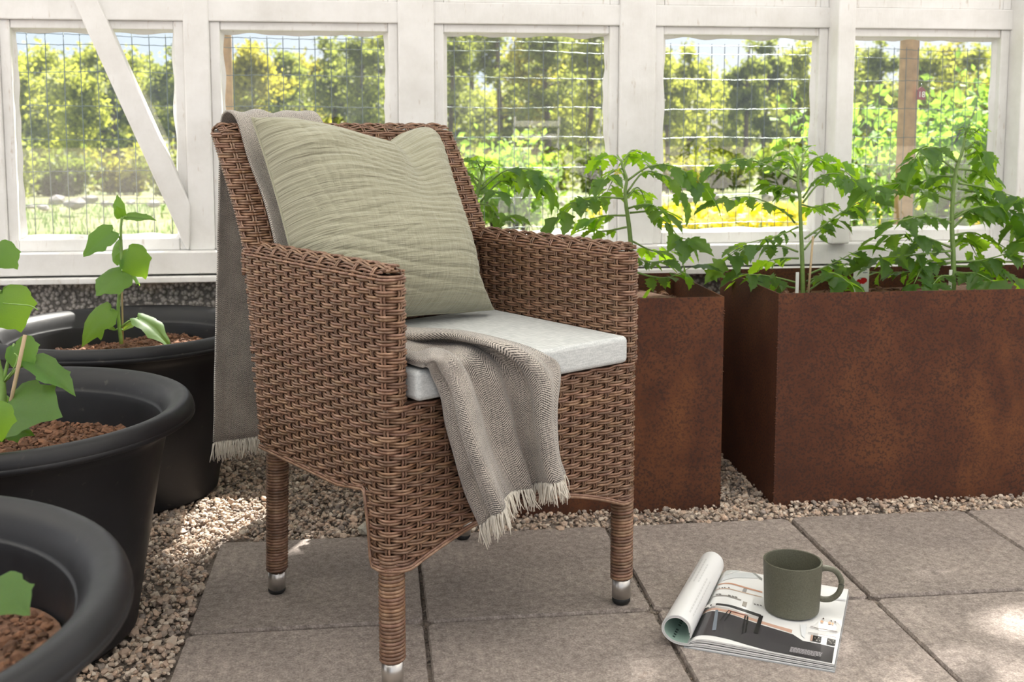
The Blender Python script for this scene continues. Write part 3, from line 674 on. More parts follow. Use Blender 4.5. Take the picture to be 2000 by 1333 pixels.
def weft(b, plan, s, z, j, mask=None, mirror=1, yoff=None):
    for sub in (-1, 1):
        P, N = plan(s); zz = np.full(len(s), z + sub * PZ * .25)
        off = AMP * np.cos(PI * s / DS + PI * j)
        X = np.c_[P + N * off[:, None], zz]; N3 = np.c_[N, 0 * s]
        if yoff is not None: X[:, 1] += yoff(zz)
        if mirror < 0: X[:, 0] *= -1; N3 = N3 * [-1, 1, 1]
        tn_ = wtint()
        if mask is None: b.tube(X, RS, 5, tn_, N3)
        else:
            idx = np.where(mask)[0]
            for seg in np.split(idx, np.where(np.diff(idx) > 1)[0] + 1):
                if len(seg) > 3: b.tube(X[seg], RS, 5, tn_, N3[seg])
def stake(b, plan, s, z, mirror=1, yoff=None):
    P, N = plan(np.array([s])); Tn = np.array([-N[0, 1], N[0, 0]])
    jj = np.round((z - .197) / PZ)
    for sub in (-1, 1):
        off = -.55 * AMP * np.cos(PI * s / DS + PI * jj)
        X = np.c_[np.repeat(P + Tn * sub * .0024, len(z), 0) + N * off[:, None], z]; N3 = np.repeat(np.c_[N, [[0]]], len(z), 0)
        if yoff is not None: X[:, 1] += yoff(z)
        if mirror < 0: X[:, 0] *= -1; N3 = N3 * [-1, 1, 1]
        b.tube(X, .0020, 5, wtint() * .9, N3)
# ---- skirt: both sides below the arms and the front apron in one woven wrap
sk = MB(); zrow = .197 + PZ * np.arange(0, 28)
Lz = lambda z: .2821 + (yr(z) - .01)
for j, z in enumerate(zrow):
    L = float(Lz(z)); s = np.arange(-L, L, DS / 4); m_ = zb(s) < z
    weft(sk, plan_skirt, s, z, j, m_)
for k in range(-27, 28):
    s = k * DS; z0 = float(zb(np.array([s]))[0]); zz = zrow[zrow > z0 - .002]
    zz = zz[np.abs(s) < Lz(zz)]
    if len(zz) > 2: stake(sk, plan_skirt, s, zz)
for r_, (dn, dz) in enumerate(((.002, .001), (.003, -.003), (-.002, -.004))):
    L = float(Lz(.3)); s = np.linspace(-L, L, 260); P, N = plan_skirt(s); sk.tube(np.c_[P + N * dn, zb(s) + dz], .0024, 6, wtint(), np.c_[N, 0 * s])
s = np.linspace(-.69, .69, 180); P, N = plan_skirt(s); P = P - N * .0045; P[:, 1] = np.minimum(P[:, 1], .385)
sk.grid(np.stack([np.c_[P, zb(s) + .002], np.c_[P, 0 * s + .45]]), (.22, .2, .19))
sk.build('woven_skirt', WK, chair)
# ---- arms
zarm = .197 + PZ * np.arange(27, 49); ZT = .633
for mir in (1, -1):
    ab = MB()
    for z in zarm:
        j = int(round((z - .197) / PZ)); qo = .2821 + (float(yr(z)) - .01); qi = .2731 - .021 * PI - (float(yr(z)) - .055)
        q = np.arange(qi, qo, DS / 4); weft(ab, plan_arm, q, z, j, None, mir)
    for k in range(-12, 29):
        q = k * DS; P, N = plan_arm(np.array([q])); zz = zarm[P[0, 1] < yr(zarm) - (0 if q > .22 else .05)]
        if len(zz) > 2: stake(ab, plan_arm, q, zz, mir)
        if P[0, 1] < .44 and q >= .2731:   # hoop over the top, its other end lands on the inner face
            a = np.linspace(0, PI, 9)
            for sub in (-1, 1):
                off = .55 * AMP * (1 if k % 2 else -1)
                X = np.c_[-(.244 + (.021 + off) * np.cos(a)) * mir, np.full(9, P[0, 1] + sub * .0024), ZT + (.021 + off) * np.sin(a)]; ab.tube(X, .0017, 5, wtint() * .95)
    for i_, a in enumerate(np.radians(np.linspace(8, 172, 13))):
        y0 = .001 - .020 * math.sin(a) * .9; y = np.arange(y0, .44, DS / 4); q = .2731 + (y - .001); off = AMP * .8 * np.cos(PI * q / DS + PI * (i_ // 2 + 1))
        rr_ = .021 + off; X = np.c_[-(.244 + rr_ * math.cos(a)) * mir, y, ZT + rr_ * math.sin(a)]; N3 = np.broadcast_to([-math.cos(a) * mir, 0, math.sin(a)], X.shape)
        ab.tube(X, .0021, 5, wtint(), N3)
    # nose dome strands close the front end of the top
    for a in np.radians((20, 45, 70)):
        ph = np.linspace(0, PI, 16); rr_ = .021 * math.cos(a); X = np.c_[-(.244 + rr_ * np.cos(ph)) * mir, .001 - rr_ * np.sin(ph), np.full(16, ZT + .021 * math.sin(a))]; ab.tube(X, .0022, 5, wtint())
    ph = np.linspace(-.35, .2731 + .43, 90); P, N = plan_arm(np.linspace(-.16, .70, 90)); P = P - N * .005; P[:, 1] = np.minimum(P[:, 1], .40); P[:, 0] *= mir
    ab.grid(np.stack([np.c_[P, np.full(90, .44)], np.c_[P, np.full(90, ZT + .004)]]), (.22, .2, .19))
    ab.add([(-.26 * mir, 0, ZT + .012), (-.228 * mir, 0, ZT + .012), (-.228 * mir, .41, ZT + .012), (-.26 * mir, .41, ZT + .012)], [(0, 1, 2, 3)], (.22, .2, .19))
    ab.build('armrest', WK, chair)
# ---- back
NB = 42; PER = 4 * .245 + 2 * PI * .020; DSB = PER / NB
def plan_back(s):
    s = np.mod(np.asarray(s, float), PER); e = PI * .02
    x = np.where(s < .49, -.245 + s, np.where(s < .49 + e, .245 + .02 * np.sin((s - .49) / .02), np.where(s < .98 + e, .245 - (s - .49 - e), -.245 - .02 * np.sin((s - .98 - e) / .02))))
    y = np.where(s < .49, -.02, np.where(s < .49 + e, -.02 * np.cos((s - .49) / .02), np.where(s < .98 + e, .02, .02 * np.cos((s - .98 - e) / .02))))
    nx = np.where(s < .49, 0, np.where(s < .49 + e, np.sin((s - .49) / .02), np.where(s < .98 + e, 0, -np.sin((s - .98 - e) / .02))))
    ny = np.where(s < .49, -1, np.where(s < .49 + e, -np.cos((s - .49) / .02), np.where(s < .98 + e, 1, np.cos((s - .98 - e) / .02))))
    return np.stack([x, y], -1), np.stack([nx, ny], -1)
ycb = lambda z: yr(z) - .020
bk = MB(); DS_keep = DS; DS = DSB; zbk = .3062 + PZ * np.arange(0, 60)
for j, z in enumerate(zbk):
    s = np.arange(0, PER + DSB / 8, DSB / 4); weft(bk, plan_back, s, z, int(round((z - .197) / PZ)), None, 1, ycb)
for k in range(NB): stake(bk, plan_back, k * DSB, zbk, 1, ycb)
for i_, a in enumerate(np.radians(np.linspace(6, 174, 11))):
    x = np.arange(-.258, .2581, DSB / 4); off = AMP * .8 * np.cos(PI * (x + .245) / DSB + PI * (i_ // 2)); rr_ = .020 + off; zc = .842
    en = np.sqrt(np.clip(1 - (np.maximum(0, np.abs(x) - .245) / .02) ** 2, 0, 1))
    X = np.c_[x, yr(zc) - .020 - rr_ * math.cos(a) + .012 * math.sin(a), zc + rr_ * math.sin(a) * en]; bk.tube(X, .0021, 5, wtint(), np.broadcast_to([0, -math.cos(a), math.sin(a)], X.shape))
for k in range(0, 19):
    x0 = -.245 + k * DSB; a = np.linspace(0, PI, 9)
    for sub in (-1, 1):
        rr_ = .020 + .55 * AMP * (1 if k % 2 else -1); X = np.c_[np.full(9, x0 + sub * .0024), yr(.842) - .020 - rr_ * np.cos(a) + .012 * np.sin(a), .842 + rr_ * np.sin(a)]; bk.tube(X, .0017, 5, wtint() * .95)
s = np.linspace(0, PER, 60); P, N = plan_back(s); P = P - N * .0048; zz = np.linspace(.30, .852, 14)
bk.grid(np.stack([np.c_[P[:, 0], P[:, 1] + ycb(z), np.full(60, z)] for z in zz]), (.22, .2, .19))
bk.build('backrest', WK, chair); DS = DS_keep
sb = MB(); sb.box((-.222, -.012, .405), (.222, .385, .449), (.55, .5, .48)); sb.build('seat_base', WK, chair, False)
# ---- legs
def leg(p0, p1, r, zmet=.047):
    p0, p1 = np.array(p0, float), np.array(p1, float); d = p1 - p0; at = lambda z: p0 + d * (z / p1[2])
    lb = MB(); n_ = int((p1[2] - zmet) / .0056); tt = np.linspace(0, n_, n_ * 12 + 1); zz = zmet + (p1[2] - zmet) * tt / n_
    C = np.array([at(z) for z in zz]); X = C + np.c_[r * np.cos(2 * PI * tt), r * np.sin(2 * PI * tt), 0 * tt]; tn_ = np.repeat(np.array([wtint() * .95 for _ in range(len(tt))]), 5, 0)
    tn_ = np.repeat(np.array([wtint() for _ in range(n_ + 1)])[np.minimum(tt.astype(int), n_)], 6, 0)
    V, F = tube_arrays(X, .0030, 6, np.c_[np.cos(2 * PI * tt), np.sin(2 * PI * tt), 0 * tt]); lb.add(V, F, tn_)
    lb.tube([at(zmet), at(p1[2])], r - .0005, 12, (.4, .36, .34), np.array([[1, 0, 0], [1, 0, 0.]])); L = lb.build('leg', WK, chair)
    fb_ = MB(); a0, a1 = at(.012), at(zmet + .002)
    fb_.tube([a0, a1], r - .001, 20, None, np.array([[1, 0, 0], [1, 0, 0.]])); f_ = fb_.build('ferrule', MAT['steel'], L); f_['label'] = 'brushed metal ferrule'
    for p_ in f_.data.polygons: p_.use_smooth = len(p_.vertices) == 4
    rb_ = MB(); pr = [(0, 0), (r * .72, 0), (r * .92, .005), (r * .92, .013), (0, .013)]; rb_.lathe(pr, 20, (a0[0], a0[1], 0)); f2 = rb_.build('foot_cap', MAT['rubber'], L); f2['label'] = 'black rubber foot'
leg((-.246, .001, 0), (-.246, .001, .215), .0180); leg((.246, .001, 0), (.246, .001, .215), .0180)
leg((-.214, .440, 0), (-.240, .372, .315), .0175); leg((.214, .440, 0), (.240, .372, .315), .0175)

# ---- seat cushion
b = MB(); b.box((-.221, -.036, .452), (.221, .352, .499)); o_ = b.build('seat_cushion', MAT['seat_fabric'], smooth=True); bevel(o_, .009, 4, 30)
sb2 = o_.modifiers.new('weighted', 'WEIGHTED_NORMAL'); o_.location = CH_O; o_.rotation_euler = (0, 0, CH_A)
tag(o_, 'thin light grey seat cushion on the wicker armchair', 'cushion')

# ---- sage pillow
TL, TR, BR, BL = np.array((-.230, .462, .874)), np.array((.160, .470, .852)), np.array((.138, .285, .508)), np.array((-.216, .305, .508))
n_ = 230; u, v = np.meshgrid(np.linspace(-1, 1, n_), np.linspace(-1, 1, n_))
us = u * (1 - .055 * (1 - v ** 2)); vs = v * (1 - .045 * (1 - u ** 2))
dip = np.where(u < .28, np.exp(-((u - .28) / .62) ** 2), np.exp(-((u - .28) / .30) ** 2)); vs = vs - .20 * dip * np.clip((v + 1) / 2, 0, 1) ** 3
fu, fv = (us + 1) / 2, (vs + 1) / 2
BASE = (BL * (1 - fu)[..., None] + BR * fu[..., None]) * (1 - fv)[..., None] + (TL * (1 - fu)[..., None] + TR * fu[..., None]) * fv[..., None]
nrm = np.cross(TR - TL, TL - BL); nrm /= np.linalg.norm(nrm); nrm = nrm if nrm[1] < 0 else -nrm
prof = (np.clip(1 - u ** 4, 0, 1) * np.clip(1 - v ** 4, 0, 1)) ** .50
val = 1 - .45 * np.exp(-((u - .30 - .12 * v) / .16) ** 2) * np.clip((v + .1) / 1.1, 0, 1) ** 1.3
cr = Wob(14, 1, 2, 41); w1 = Wob(10, 4, 2, 42)
cw = lambda ph: 1 - np.abs(np.sin(ph)) ** .6      # sharp little valleys
amp_ = (.55 + .45 * w1(u * .6 + 3, v * .8)).clip(.1, 1.2)
wr = -.0042 * amp_ * cw(25 * v + 3.4 * w1(u * .45, v * .6) + 2.2 * u) - .0030 * (1.2 - amp_) * cw(43 * v + 3.6 * w1(u * .7 + 1, v * .8)) + .004 * w1(u * .8, v * .9) - .0014 * cw(30 * u + 1.5 * w1(v * .5, u)) * (.5 + .5 * w1(v, u)).clip(0, 1) - .0035 * cw(15 * u + 3 * w1(v, u)) * np.exp(-((u + .85) / .22) ** 2)
# pull creases from the top left corner and the chop
cre = .005 * np.sin(16 * (v - .35 * u)) * np.exp(-((u + .75) ** 2 + (v - .65) ** 2) / .18)
ear = np.clip((u - .72) / .28, 0, 1) * np.clip((-v - .72) / .28, 0, 1); BASE = BASE + ear[..., None] * np.array([.030, -.012, .004])
front = BASE + nrm * (.122 * prof * val + (wr + cre) * np.clip(prof * 1.6, 0, 1))[..., None]
back = BASE - nrm * (.022 * prof + wr * .5 * prof)[..., None]
UVp = np.stack([u * .23, v * .23], -1)
b = MB(); b.grid(front, None, UVp); b.grid(back[:, ::-1], None, UVp + .7)
pil = empty('pillow', tuple(CH_O), CH_A); po = b.build('cover', MAT['muslin'], pil)
# sewn seam cord round the edge
ed = np.r_[BASE[0], BASE[1:, -1], BASE[-1, ::-1][1:], BASE[::-1, 0][1:]]; b = MB(); b.tube(ed, .0022, 6); b.build('seam', MAT['muslin'], pil)
tag(pil, 'sage green crinkled muslin pillow leaning against the chair back', 'pillow')

# ---- throw blanket: hangs behind the back, over its top, under the pillow, across the seat and down the front
COLS = {'A': [(782, 640), (900, 647), (1000, 668), (1060, 690), (1092, 718), (1086, 800), (1090, 880), (1104, 925)],
        'B': [(783, 655), (880, 657), (965, 680), (1020, 712), (1048, 760), (1052, 830), (1062, 890), (1078, 942)],
        'C': [(784, 670), (860, 670), (930, 682), (970, 718), (990, 775), (1005, 840), (1025, 905), (1035, 950)],
        'D': [(785, 684), (845, 684), (895, 697), (925, 735), (945, 790), (960, 855), (985, 920), (1005, 962)],
        'E': [(786, 699), (830, 702), (865, 720), (890, 760), (905, 820), (925, 890), (950, 955), (968, 1000)],
        'F': [(787, 712), (815, 717), (845, 735), (862, 775), (872, 830), (890, 900), (912, 970), (936, 1025)]}
SOFF = dict(F=.003, E=.024, D=.010, C=.002, B=.032, A=.002); FOFF = dict(F=.004, E=-.040, D=-.010, C=.008, B=-.042, A=.0)
keys = 'FEDCBA'; LINES = []
for ci, k in enumerate(keys):
    f = ci / 5; lx = -.246 + f * .215; fold = .010 * math.sin(ci * 1.9 + .4); L = []
    for z, ly in ((.247, .622), (.40, .618), (.60, .612), (.78, .606), (.85, .604)): L.append((lx + .022 * (z - .25) / .6 * (1 if f < .5 else .2) + .004 * fold, ly + fold * (1.2 - z), z))
    lt = -.226 + f * .176
    L += [(lt, .590, .878 + .3 * abs(fold)), (lt, .560, .884 + .35 * abs(fold)), (lt, .528, .866), (lt, .490 + .3 * fold, .80)]
    for z in (.72, .62, .54): L.append((-.224 + f * (.15 + .05 * (z - .5)), float(yr(z)) - .056, z))
    L.append((-.212 + f * .145, .330, .513 + SOFF[k] * .4))
    for i_, (px, py) in enumerate(COLS[k]):
        so = SOFF[k] * (.35 if i_ < 1 else .8 if i_ < 2 else 1); p = c_lz(px, py, .504 + so)
        if p[1] < -.030: p = c_ly(px, py, -.048 + FOFF[k] * min(1, .4 + .15 * i_))
        p[0] = max(p[0], -.212) if p[2] > .49 else p[0]
        L.append(tuple(p))
    LINES.append(spline(L, 190))
LINES = np.array(LINES)                                     # 6 x 190 x 3
G = np.stack([spline(LINES[:, i], 64) for i in range(190)])  # 190 x 64 x 3
ln = np.r_[0, np.cumsum(np.linalg.norm(np.diff(G[:, 32], axis=0), axis=1))]
UVt = np.stack([np.broadcast_to(np.linspace(0, .30, 64), (190, 64)), np.broadcast_to(ln[:, None], (190, 64))], -1)
w2 = Wob(8, 24, 2, 77); G[:, :, 2] += .0012 * w2(UVt[..., 0], UVt[..., 1]); G[:, :, 1] += .0014 * w2(UVt[..., 1], UVt[..., 0])
Nn = np.cross(np.gradient(G, axis=0), np.gradient(G, axis=1)); Nn /= np.linalg.norm(Nn, axis=2, keepdims=True) + 1e-9
st_ = np.clip((np.arange(190) - 112) / 30, 0, 1)[:, None] * np.ones((1, 64)); uu = np.linspace(0, 1, 64)[None] * np.ones((190, 1)); dr = np.arange(190)[:, None] / 190
G = G + Nn * (st_ * (.0095 * np.sin(2 * PI * (3.3 * uu + .5 * dr)) + .0035 * np.sin(2 * PI * (6.1 * uu - 1.2 * dr) + 1.0)) * np.clip(np.minimum(uu, 1 - uu) * 8, 0, 1) + (1 - st_) * .002 * np.sin(2 * PI * 3.1 * uu + 5 * dr))[..., None]
thr = empty('throw_blanket', tuple(CH_O), CH_A)
b = MB(); b.grid(G, None, UVt); o_ = b.build('cloth', MAT['throw'], thr); sm = o_.modifiers.new('thickness', 'SOLIDIFY'); sm.thickness = .0045; sm.offset = 0
for name_, row, prev in (('fringe', G[0], G[2]), ('fringe', G[-1], G[-3])):
    b = MB(); dv = row - prev; dv /= np.linalg.norm(dv, axis=1, keepdims=True)
    for q in range(230):
        f = q / 229 * 62.99; i_ = int(f); p = row[i_] + (row[i_ + 1] - row[i_]) * (f - i_); d = dv[i_] * .7 + [0, 0, -.5] + g.normal(0, .17, 3); d /= np.linalg.norm(d); L_ = g.uniform(.024, .040)
        e = p + d * L_ + [0, 0, -.004]; m_ = (p + e) / 2 + g.normal(0, .0022, 3); p = p + g.normal(0, .0012, 3); b.tube(spline([p, m_, e], 5), np.array([.0013, .0013, .0012, .001, .0007]), 4)
    o_ = b.build(name_, MAT['fringe'], thr); o_['label'] = 'cream knotted fringe'; o_['kind'] = 'stuff'
tag(thr, 'grey herringbone throw with cream fringe draped over the armchair', 'blanket')

# ================================================================ PLANTERS
def clods(b, P, size, g):
    V, F, T = pebbles(P, size, np.array([1.0, .95, .9]) * g.uniform(.55, 1.5, (len(P), 1)), g, .3); b.add(V, F, T)
PL_lab = ['rusty steel planter box behind the right armrest', 'long rusty steel planter box at the right edge']
for i, (x0, x1, y0, y1, h) in enumerate(PLANTERS):
    R_ = empty('steel_planter', ((x0 + x1) / 2, (y0 + y1) / 2, 0)); hx, hy = (x1 - x0) / 2, (y1 - y0) / 2; th = .003
    for lo, hi in (((-hx, -hy, -.02), (hx, -hy + th, h)), ((-hx, hy - th, -.02), (hx, hy, h)), ((-hx, -hy + th, -.02), (-hx + th, hy - th, h)), ((hx - th, -hy + th, -.02), (hx, hy - th, h))):
        o_ = boxobj('side_panel', lo, hi, 'corten', R_)
    b = MB(); g2 = np.random.default_rng(60 + i)
    for sx in (-1, 1):
        for z in np.arange(.01, h - .01, .006):
            if g2.random() < .35 or sx > 0 and g2.random() < .6: continue
            V, F, T = pebbles(np.array([[sx * hx, -hy, z]]), [g2.uniform(.0015, .0032)], [(1, 1, 1)], g2); b.add(V, F, T)
    o_ = b.build('weld_seam', MAT['corten'], R_, False); o_['kind'] = 'stuff'; tag(R_, PL_lab[i], 'planter')
    sbm = MB(); nx = 60; X_, Y_ = np.meshgrid(np.linspace(x0 + .004, x1 - .004, nx), np.linspace(y0 + .004, y1 - .004, 30)); Zs = .425 + .010 * Wob(8, 16, seed=i)(X_, Y_); sbm.grid(np.stack([X_, Y_, Zs], -1), (1, 1, 1))
    nn = 700; cx_, cy_ = g2.uniform(x0 + .02, x1 - .02, nn), g2.uniform(y0 + .02, y1 - .02, nn); clods(sbm, np.c_[cx_, cy_, np.full(nn, .432)], g2.uniform(.003, .011, nn), g2)
    tag(sbm.build('soil', MAT['soil'], smooth=False), ['dark potting soil in the steel planter behind the armrest', 'dark potting soil in the long steel planter'][i], 'soil', kind='stuff')
# ================================================================ BLACK TUBS
pot_lab = ['black plastic tub farthest back, under the leftmost window', 'black plastic tub in the middle of the left row', 'black plastic tub nearest the camera, bottom left corner']
soilz = [.33, .30, .335]
for i, (px, py, rr, rb, h) in enumerate(POTS):
    pr = [(0, .0), (rb - .012, 0), (rb, .012), (rb + (rr - .045 - rb) * .45, h * .42), (rr - .050, h * .80), (rr - .036, h - .045), (rr - .026, h - .030), (rr - .008, h - .032), (rr - .001, h - .028), (rr, h - .016), (rr - .006, h - .004), (rr - .016, h), (rr - .028, h - .003), (rr - .040, h - .012), (rr - .052, h - .034), (rr - .062, h - .075), (rb - .004, .05), (rb - .02, .02), (0, .02)]
    R_ = empty('plastic_tub', (px, py, 0)); b = MB(); b.lathe(spline(pr[2:-2], 70).tolist(), 96); b.lathe([(0, 0), (rb - .012, 0), (rb, .012)], 96); b.build('body', MAT['tub'], R_)
    if True:
        b = MB(); b.lathe([(rr - .0005, h - .020), (rr + .0016, h - .022), (rr + .0016, h - .028), (rr - .001, h - .030)], 96); b.build('rim_bead', MAT['tub'], R_)
    tag(R_, pot_lab[i], 'tub')
    sbm = MB(); g2 = np.random.default_rng(80 + i); sr = rb + (rr - .062 - rb) * (soilz[i] / h) + .004
    rad = np.linspace(0, sr, 14); an = np.linspace(0, 2 * PI, 72, endpoint=False); A_, Rr = np.meshgrid(an, rad); X_, Y_ = Rr * np.cos(A_), Rr * np.sin(A_); Zs = soilz[i] - .006 + .012 * Wob(8, 17, seed=9 + i)(X_, Y_); sbm.grid(np.stack([X_, Y_, Zs], -1), (1, 1, 1), None, True)
    nn = 3800; q = np.sqrt(g2.random(nn)) * (sr - .008); a = g2.uniform(0, 2 * PI, nn); xx, yy = q * np.cos(a), q * np.sin(a); clods(sbm, np.c_[xx, yy, soilz[i] + .012 * Wob(8, 17, seed=9 + i)(xx, yy) - .003], g2.lognormal(math.log(.0030), .55, nn).clip(.0014, .013), g2)
    tag(sbm.build('soil', MAT['soil'], smooth=False, loc=(px, py, 0)), ['crumbly brown soil in the tub under the leftmost window', 'dark brown soil in the middle tub of the left row', 'brown fibrous soil in the nearest tub, bottom left'][i], 'soil', kind='stuff')

# ================================================================ MAGAZINE AND MUG
E1 = np.array([.8866, -.4625, 0]); E2 = np.array([.4625, .8866, 0]); MO = np.array([.497, 1.714, .001])
mang = math.atan2(E1[1], E1[0])
mag = empty('magazine', tuple(MO), mang); tag(mag, 'open magazine with rolled-back pages lying on the paving under the mug', 'magazine')
MW, MH = .236, .305
def ph_(a): return (1 - np.exp(-np.maximum(a, 0) / .010)) * (.0185 - .034 * a) + .003
b = MB(); aa = np.linspace(0, MW, 40); bb = np.linspace(0, MH, 8); A_, B_ = np.meshgrid(aa, bb); top = np.stack([A_, B_, ph_(A_)], -1); b.grid(top, (.80, .80, .79))
for edge_ in (top[0], top[-1]):
    for k in range(5):
        f0, f1 = k / 5, (k + 1) / 5; lo = edge_ * [1, 1, f0] + [0, 0, .001]; hi = edge_ * [1, 1, f1]; sgn = -1 if edge_ is top[0] else 1; lo[:, 1] += sgn * .0008 * (k % 2); hi[:, 1] += sgn * .0008 * (k % 2)
        b.grid(np.stack([lo, hi]), np.array([.72, .72, .70]) * (.92 if k % 2 else 1.05))
side = top[:, -1]
for k in range(5): b.grid(np.stack([side * [1, 1, k / 5] + [.0008 * (k % 2), 0, .001], side * [1, 1, (k + 1) / 5] + [.0008 * (k % 2), 0, 0]]), np.array([.74, .74, .73]) * (.93 if k % 2 else 1.05))
b.build('page_block', MAT['print'], mag)
b = MB(); b.box((-.004, -.002, .0), (MW + .001, MH + .001, .0014), (.35, .36, .37)); b.build('back_cover', MAT['print'], mag, False)
# rolled pages
cs = np.array([(.012, .0040), (-.010, .0030), (-.028, .0075), (-.0405, .020), (-.041, .036), (-.030, .0495), (-.012, .0530), (.0035, .0435), (.0085, .029), (.0070, .0175)])
outer = spline(cs, 60); tng = np.gradient(outer, axis=0); tng /= np.linalg.norm(tng, axis=1, keepdims=True); nin = np.c_[tng[:, 1], -tng[:, 0]]
def roll(name, o0, o1, i0, i1, colf, mat='print'):
    sl_ = slice(i0, i1); A0 = (outer + nin * o0)[sl_]; A1 = (outer + nin * o1)[sl_]; bbr = np.linspace(0, MH, 10); b = MB()
    S0 = np.stack([np.c_[A0[:, 0] * (1 - .10 * q / MH), np.full(len(A0), q), A0[:, 1] * (1 - .06 * q / MH)] for q in bbr]); S1 = np.stack([np.c_[A1[:, 0] * (1 - .10 * q / MH), np.full(len(A1), q), A1[:, 1] * (1 - .06 * q / MH)] for q in bbr])
    b.grid(S0, colf[0]); b.grid(S1[:, ::-1], colf[1]); b.grid(np.stack([S0[0], S1[0]]), colf[2]); b.grid(np.stack([S0[-1], S1[-1]]), colf[2]); b.grid(np.stack([S0[:, -1], S1[:, -1]]), colf[2]); return b.build(name, MAT[mat], mag)
WHT, GRN, EDG = (.80, .80, .80), (.36, .50, .43), (.70, .70, .69)
roll('rolled_page', 0, .0014, 0, 60, (WHT, WHT, EDG)); roll('rolled_page', .0017, .0030, 2, 58, (WHT, WHT, (.62, .62, .61))); roll('rolled_page', .0034, .0048, 3, 55, (WHT, GRN, EDG))
# flat print on the pages: helper maps photo measurements to page coordinates
def pg(zx, zy):
    p = atz(1260 + zx / 4.259, 1020 + zy / 4.259, .0135); d = p - MO; return np.array([d @ E1, d @ E2])
pr_ = MB(); lay = [0]
def decal(poly, col, hgt=None):
    lay[0] += 1; P = np.array([pg(*q) for q in poly]); P[:, 0] = P[:, 0].clip(.0035, MW - .001); P[:, 1] = P[:, 1].clip(.001, MH - .001); Q = []
    for a_, b_ in zip(P, np.roll(P, -1, 0)):
        m_ = max(1, int(np.linalg.norm(b_ - a_) / .006)); Q += [a_ + (b_ - a_) * j / m_ for j in range(m_)]
    Q = np.array(Q); pr_.add(np.c_[Q, ph_(Q[:, 0]) + .00035 + .00004 * lay[0]], [tuple(range(len(Q)))], col)
def strip(x0, y0, x1, y1, w_, col): decal([(x0, y0 - w_), (x1, y1 - w_), (x1, y1 + w_), (x0, y0 + w_)], col)
def band(top_, bot_, col):    # quads along two polylines so they follow the page curve
    top_, bot_ = [np.array([np.array(P[0]) * (1 - f) + np.array(P[1]) * f for P in zip(L[:-1], L[1:]) for f in (0, .25, .5, .75)] + [L[-1]]) for L in (top_, bot_)]
    for k in range(len(top_) - 1): 
        lay[0] -= 1 if k else 0
        decal([top_[k], top_[k + 1], bot_[k + 1], bot_[k]], col)
DK = (.055, .052, .056)
T1 = [(470, 770), (560, 772), (680, 795), (800, 832), (950, 880), (1100, 920), (1230, 955), (1310, 1005), (1440, 1025), (1575, 1052)]
T2 = [(375, 968), (470, 975), (560, 985), (700, 1012), (830, 1048), (980, 1085), (1130, 1125), (1270, 1155), (1400, 1185), (1548, 1215)]
band(T1, T2, DK)
band([(500, 705), (600, 708), (720, 728), (850, 765), (965, 800)], [(490, 722), (600, 725), (700, 742), (840, 785), (955, 822)], (.05, .05, .05))
band([(485, 742), (580, 748), (690, 770), (830, 812), (960, 850), (1090, 885), (1225, 918)], [(478, 762), (575, 765), (685, 792), (820, 832), (955, 872), (1090, 908), (1218, 945)], (.60, .38, .29))
band([(485, 728), (580, 733), (690, 752), (960, 826)], [(482, 744), (580, 748), (690, 770), (960, 850)], (.55, .52, .50))
band([(605, 528), (720, 542), (850, 578), (975, 608)], [(603, 538), (718, 553), (848, 590), (975, 620)], (.58, .32, .22))
band([(585, 575), (700, 588), (830, 620), (970, 650)], [(583, 581), (700, 595), (830, 627), (970, 656)], (.62, .46, .36))
band([(560, 632), (680, 645), (800, 680)], [(555, 640), (675, 655), (798, 690)], (.35, .33, .31))
band([(620, 480), (760, 455), (905, 455)], [(600, 520), (740, 500), (940, 500)], (.62, .64, .65))
decal([(905, 410), (930, 425), (975, 500), (972, 520)], (.28, .29, .28)); decal([(700, 372), (860, 400), (800, 440), (660, 470)], (.60, .62, .61))
decal([(820, 585), (850, 592), (838, 622), (806, 612)], (.36, .35, .34)); decal([(815, 695), (850, 702), (838, 742), (804, 730)], (.35, .32, .28))
for x in (612, 635, 655, 690): strip(x, 574 + (x - 612) * .1, x + 12, 577 + (x - 612) * .1, 4, (.12, .12, .12))
for x in (585, 610, 690, 720, 745): strip(x, 625 + (x - 585) * .22, x + 22, 632 + (x - 585) * .22, 6, (.22, .21, .20))
for x in (905, 930, 955): strip(x, 715 + (x - 905) * .2, x + 14, 719 + (x - 905) * .2, 4, (.15, .14, .14))
for x0, y0, x1, y1, w_ in ((690, 778, 622, 862, 5), (714, 784, 658, 866, 5), (832, 818, 808, 965, 6), (853, 822, 834, 955, 6)): decal([(x0 - w_, y0), (x0 + w_, y0), (x1 + w_, y1), (x1 - w_, y1)], (.02, .02, .02))
decal([(950, 808), (982, 815), (938, 962), (902, 955)], (.02, .02, .02)); strip(690, 775, 855, 815, 3, (.35, .12, .08))
decal([(585, 770), (608, 772), (590, 940), (555, 945)], (.19, .22, .26)); decal([(1290, 880), (1345, 870), (1330, 990), (1300, 965)], (.72, .74, .76))
decal([(1398, 962), (1468, 975), (1460, 1022), (1388, 1008)], (.03, .028, .026)); decal([(1516, 984), (1587, 996), (1579, 1044), (1508, 1030)], (.03, .028, .026)); decal([(1380, 960), (1398, 963), (1390, 1010), (1372, 1006)], (.50, .33, .26))
for x, y in ((1410, 985), (1425, 1005), (1440, 982), (1450, 1008), (1525, 1002), (1545, 1025), (1562, 1005), (1535, 1015), (1570, 1030)): strip(x, y, x + 6, y + 1, 3, (.6, .58, .55))
for x, y, w_ in ((1470, 848, 16), (1535, 858, 18), (1560, 864, 10)): decal([(x - w_, y), (x, y - 12), (x + w_, y + 4), (x, y + 12)], (.55, .33, .20))
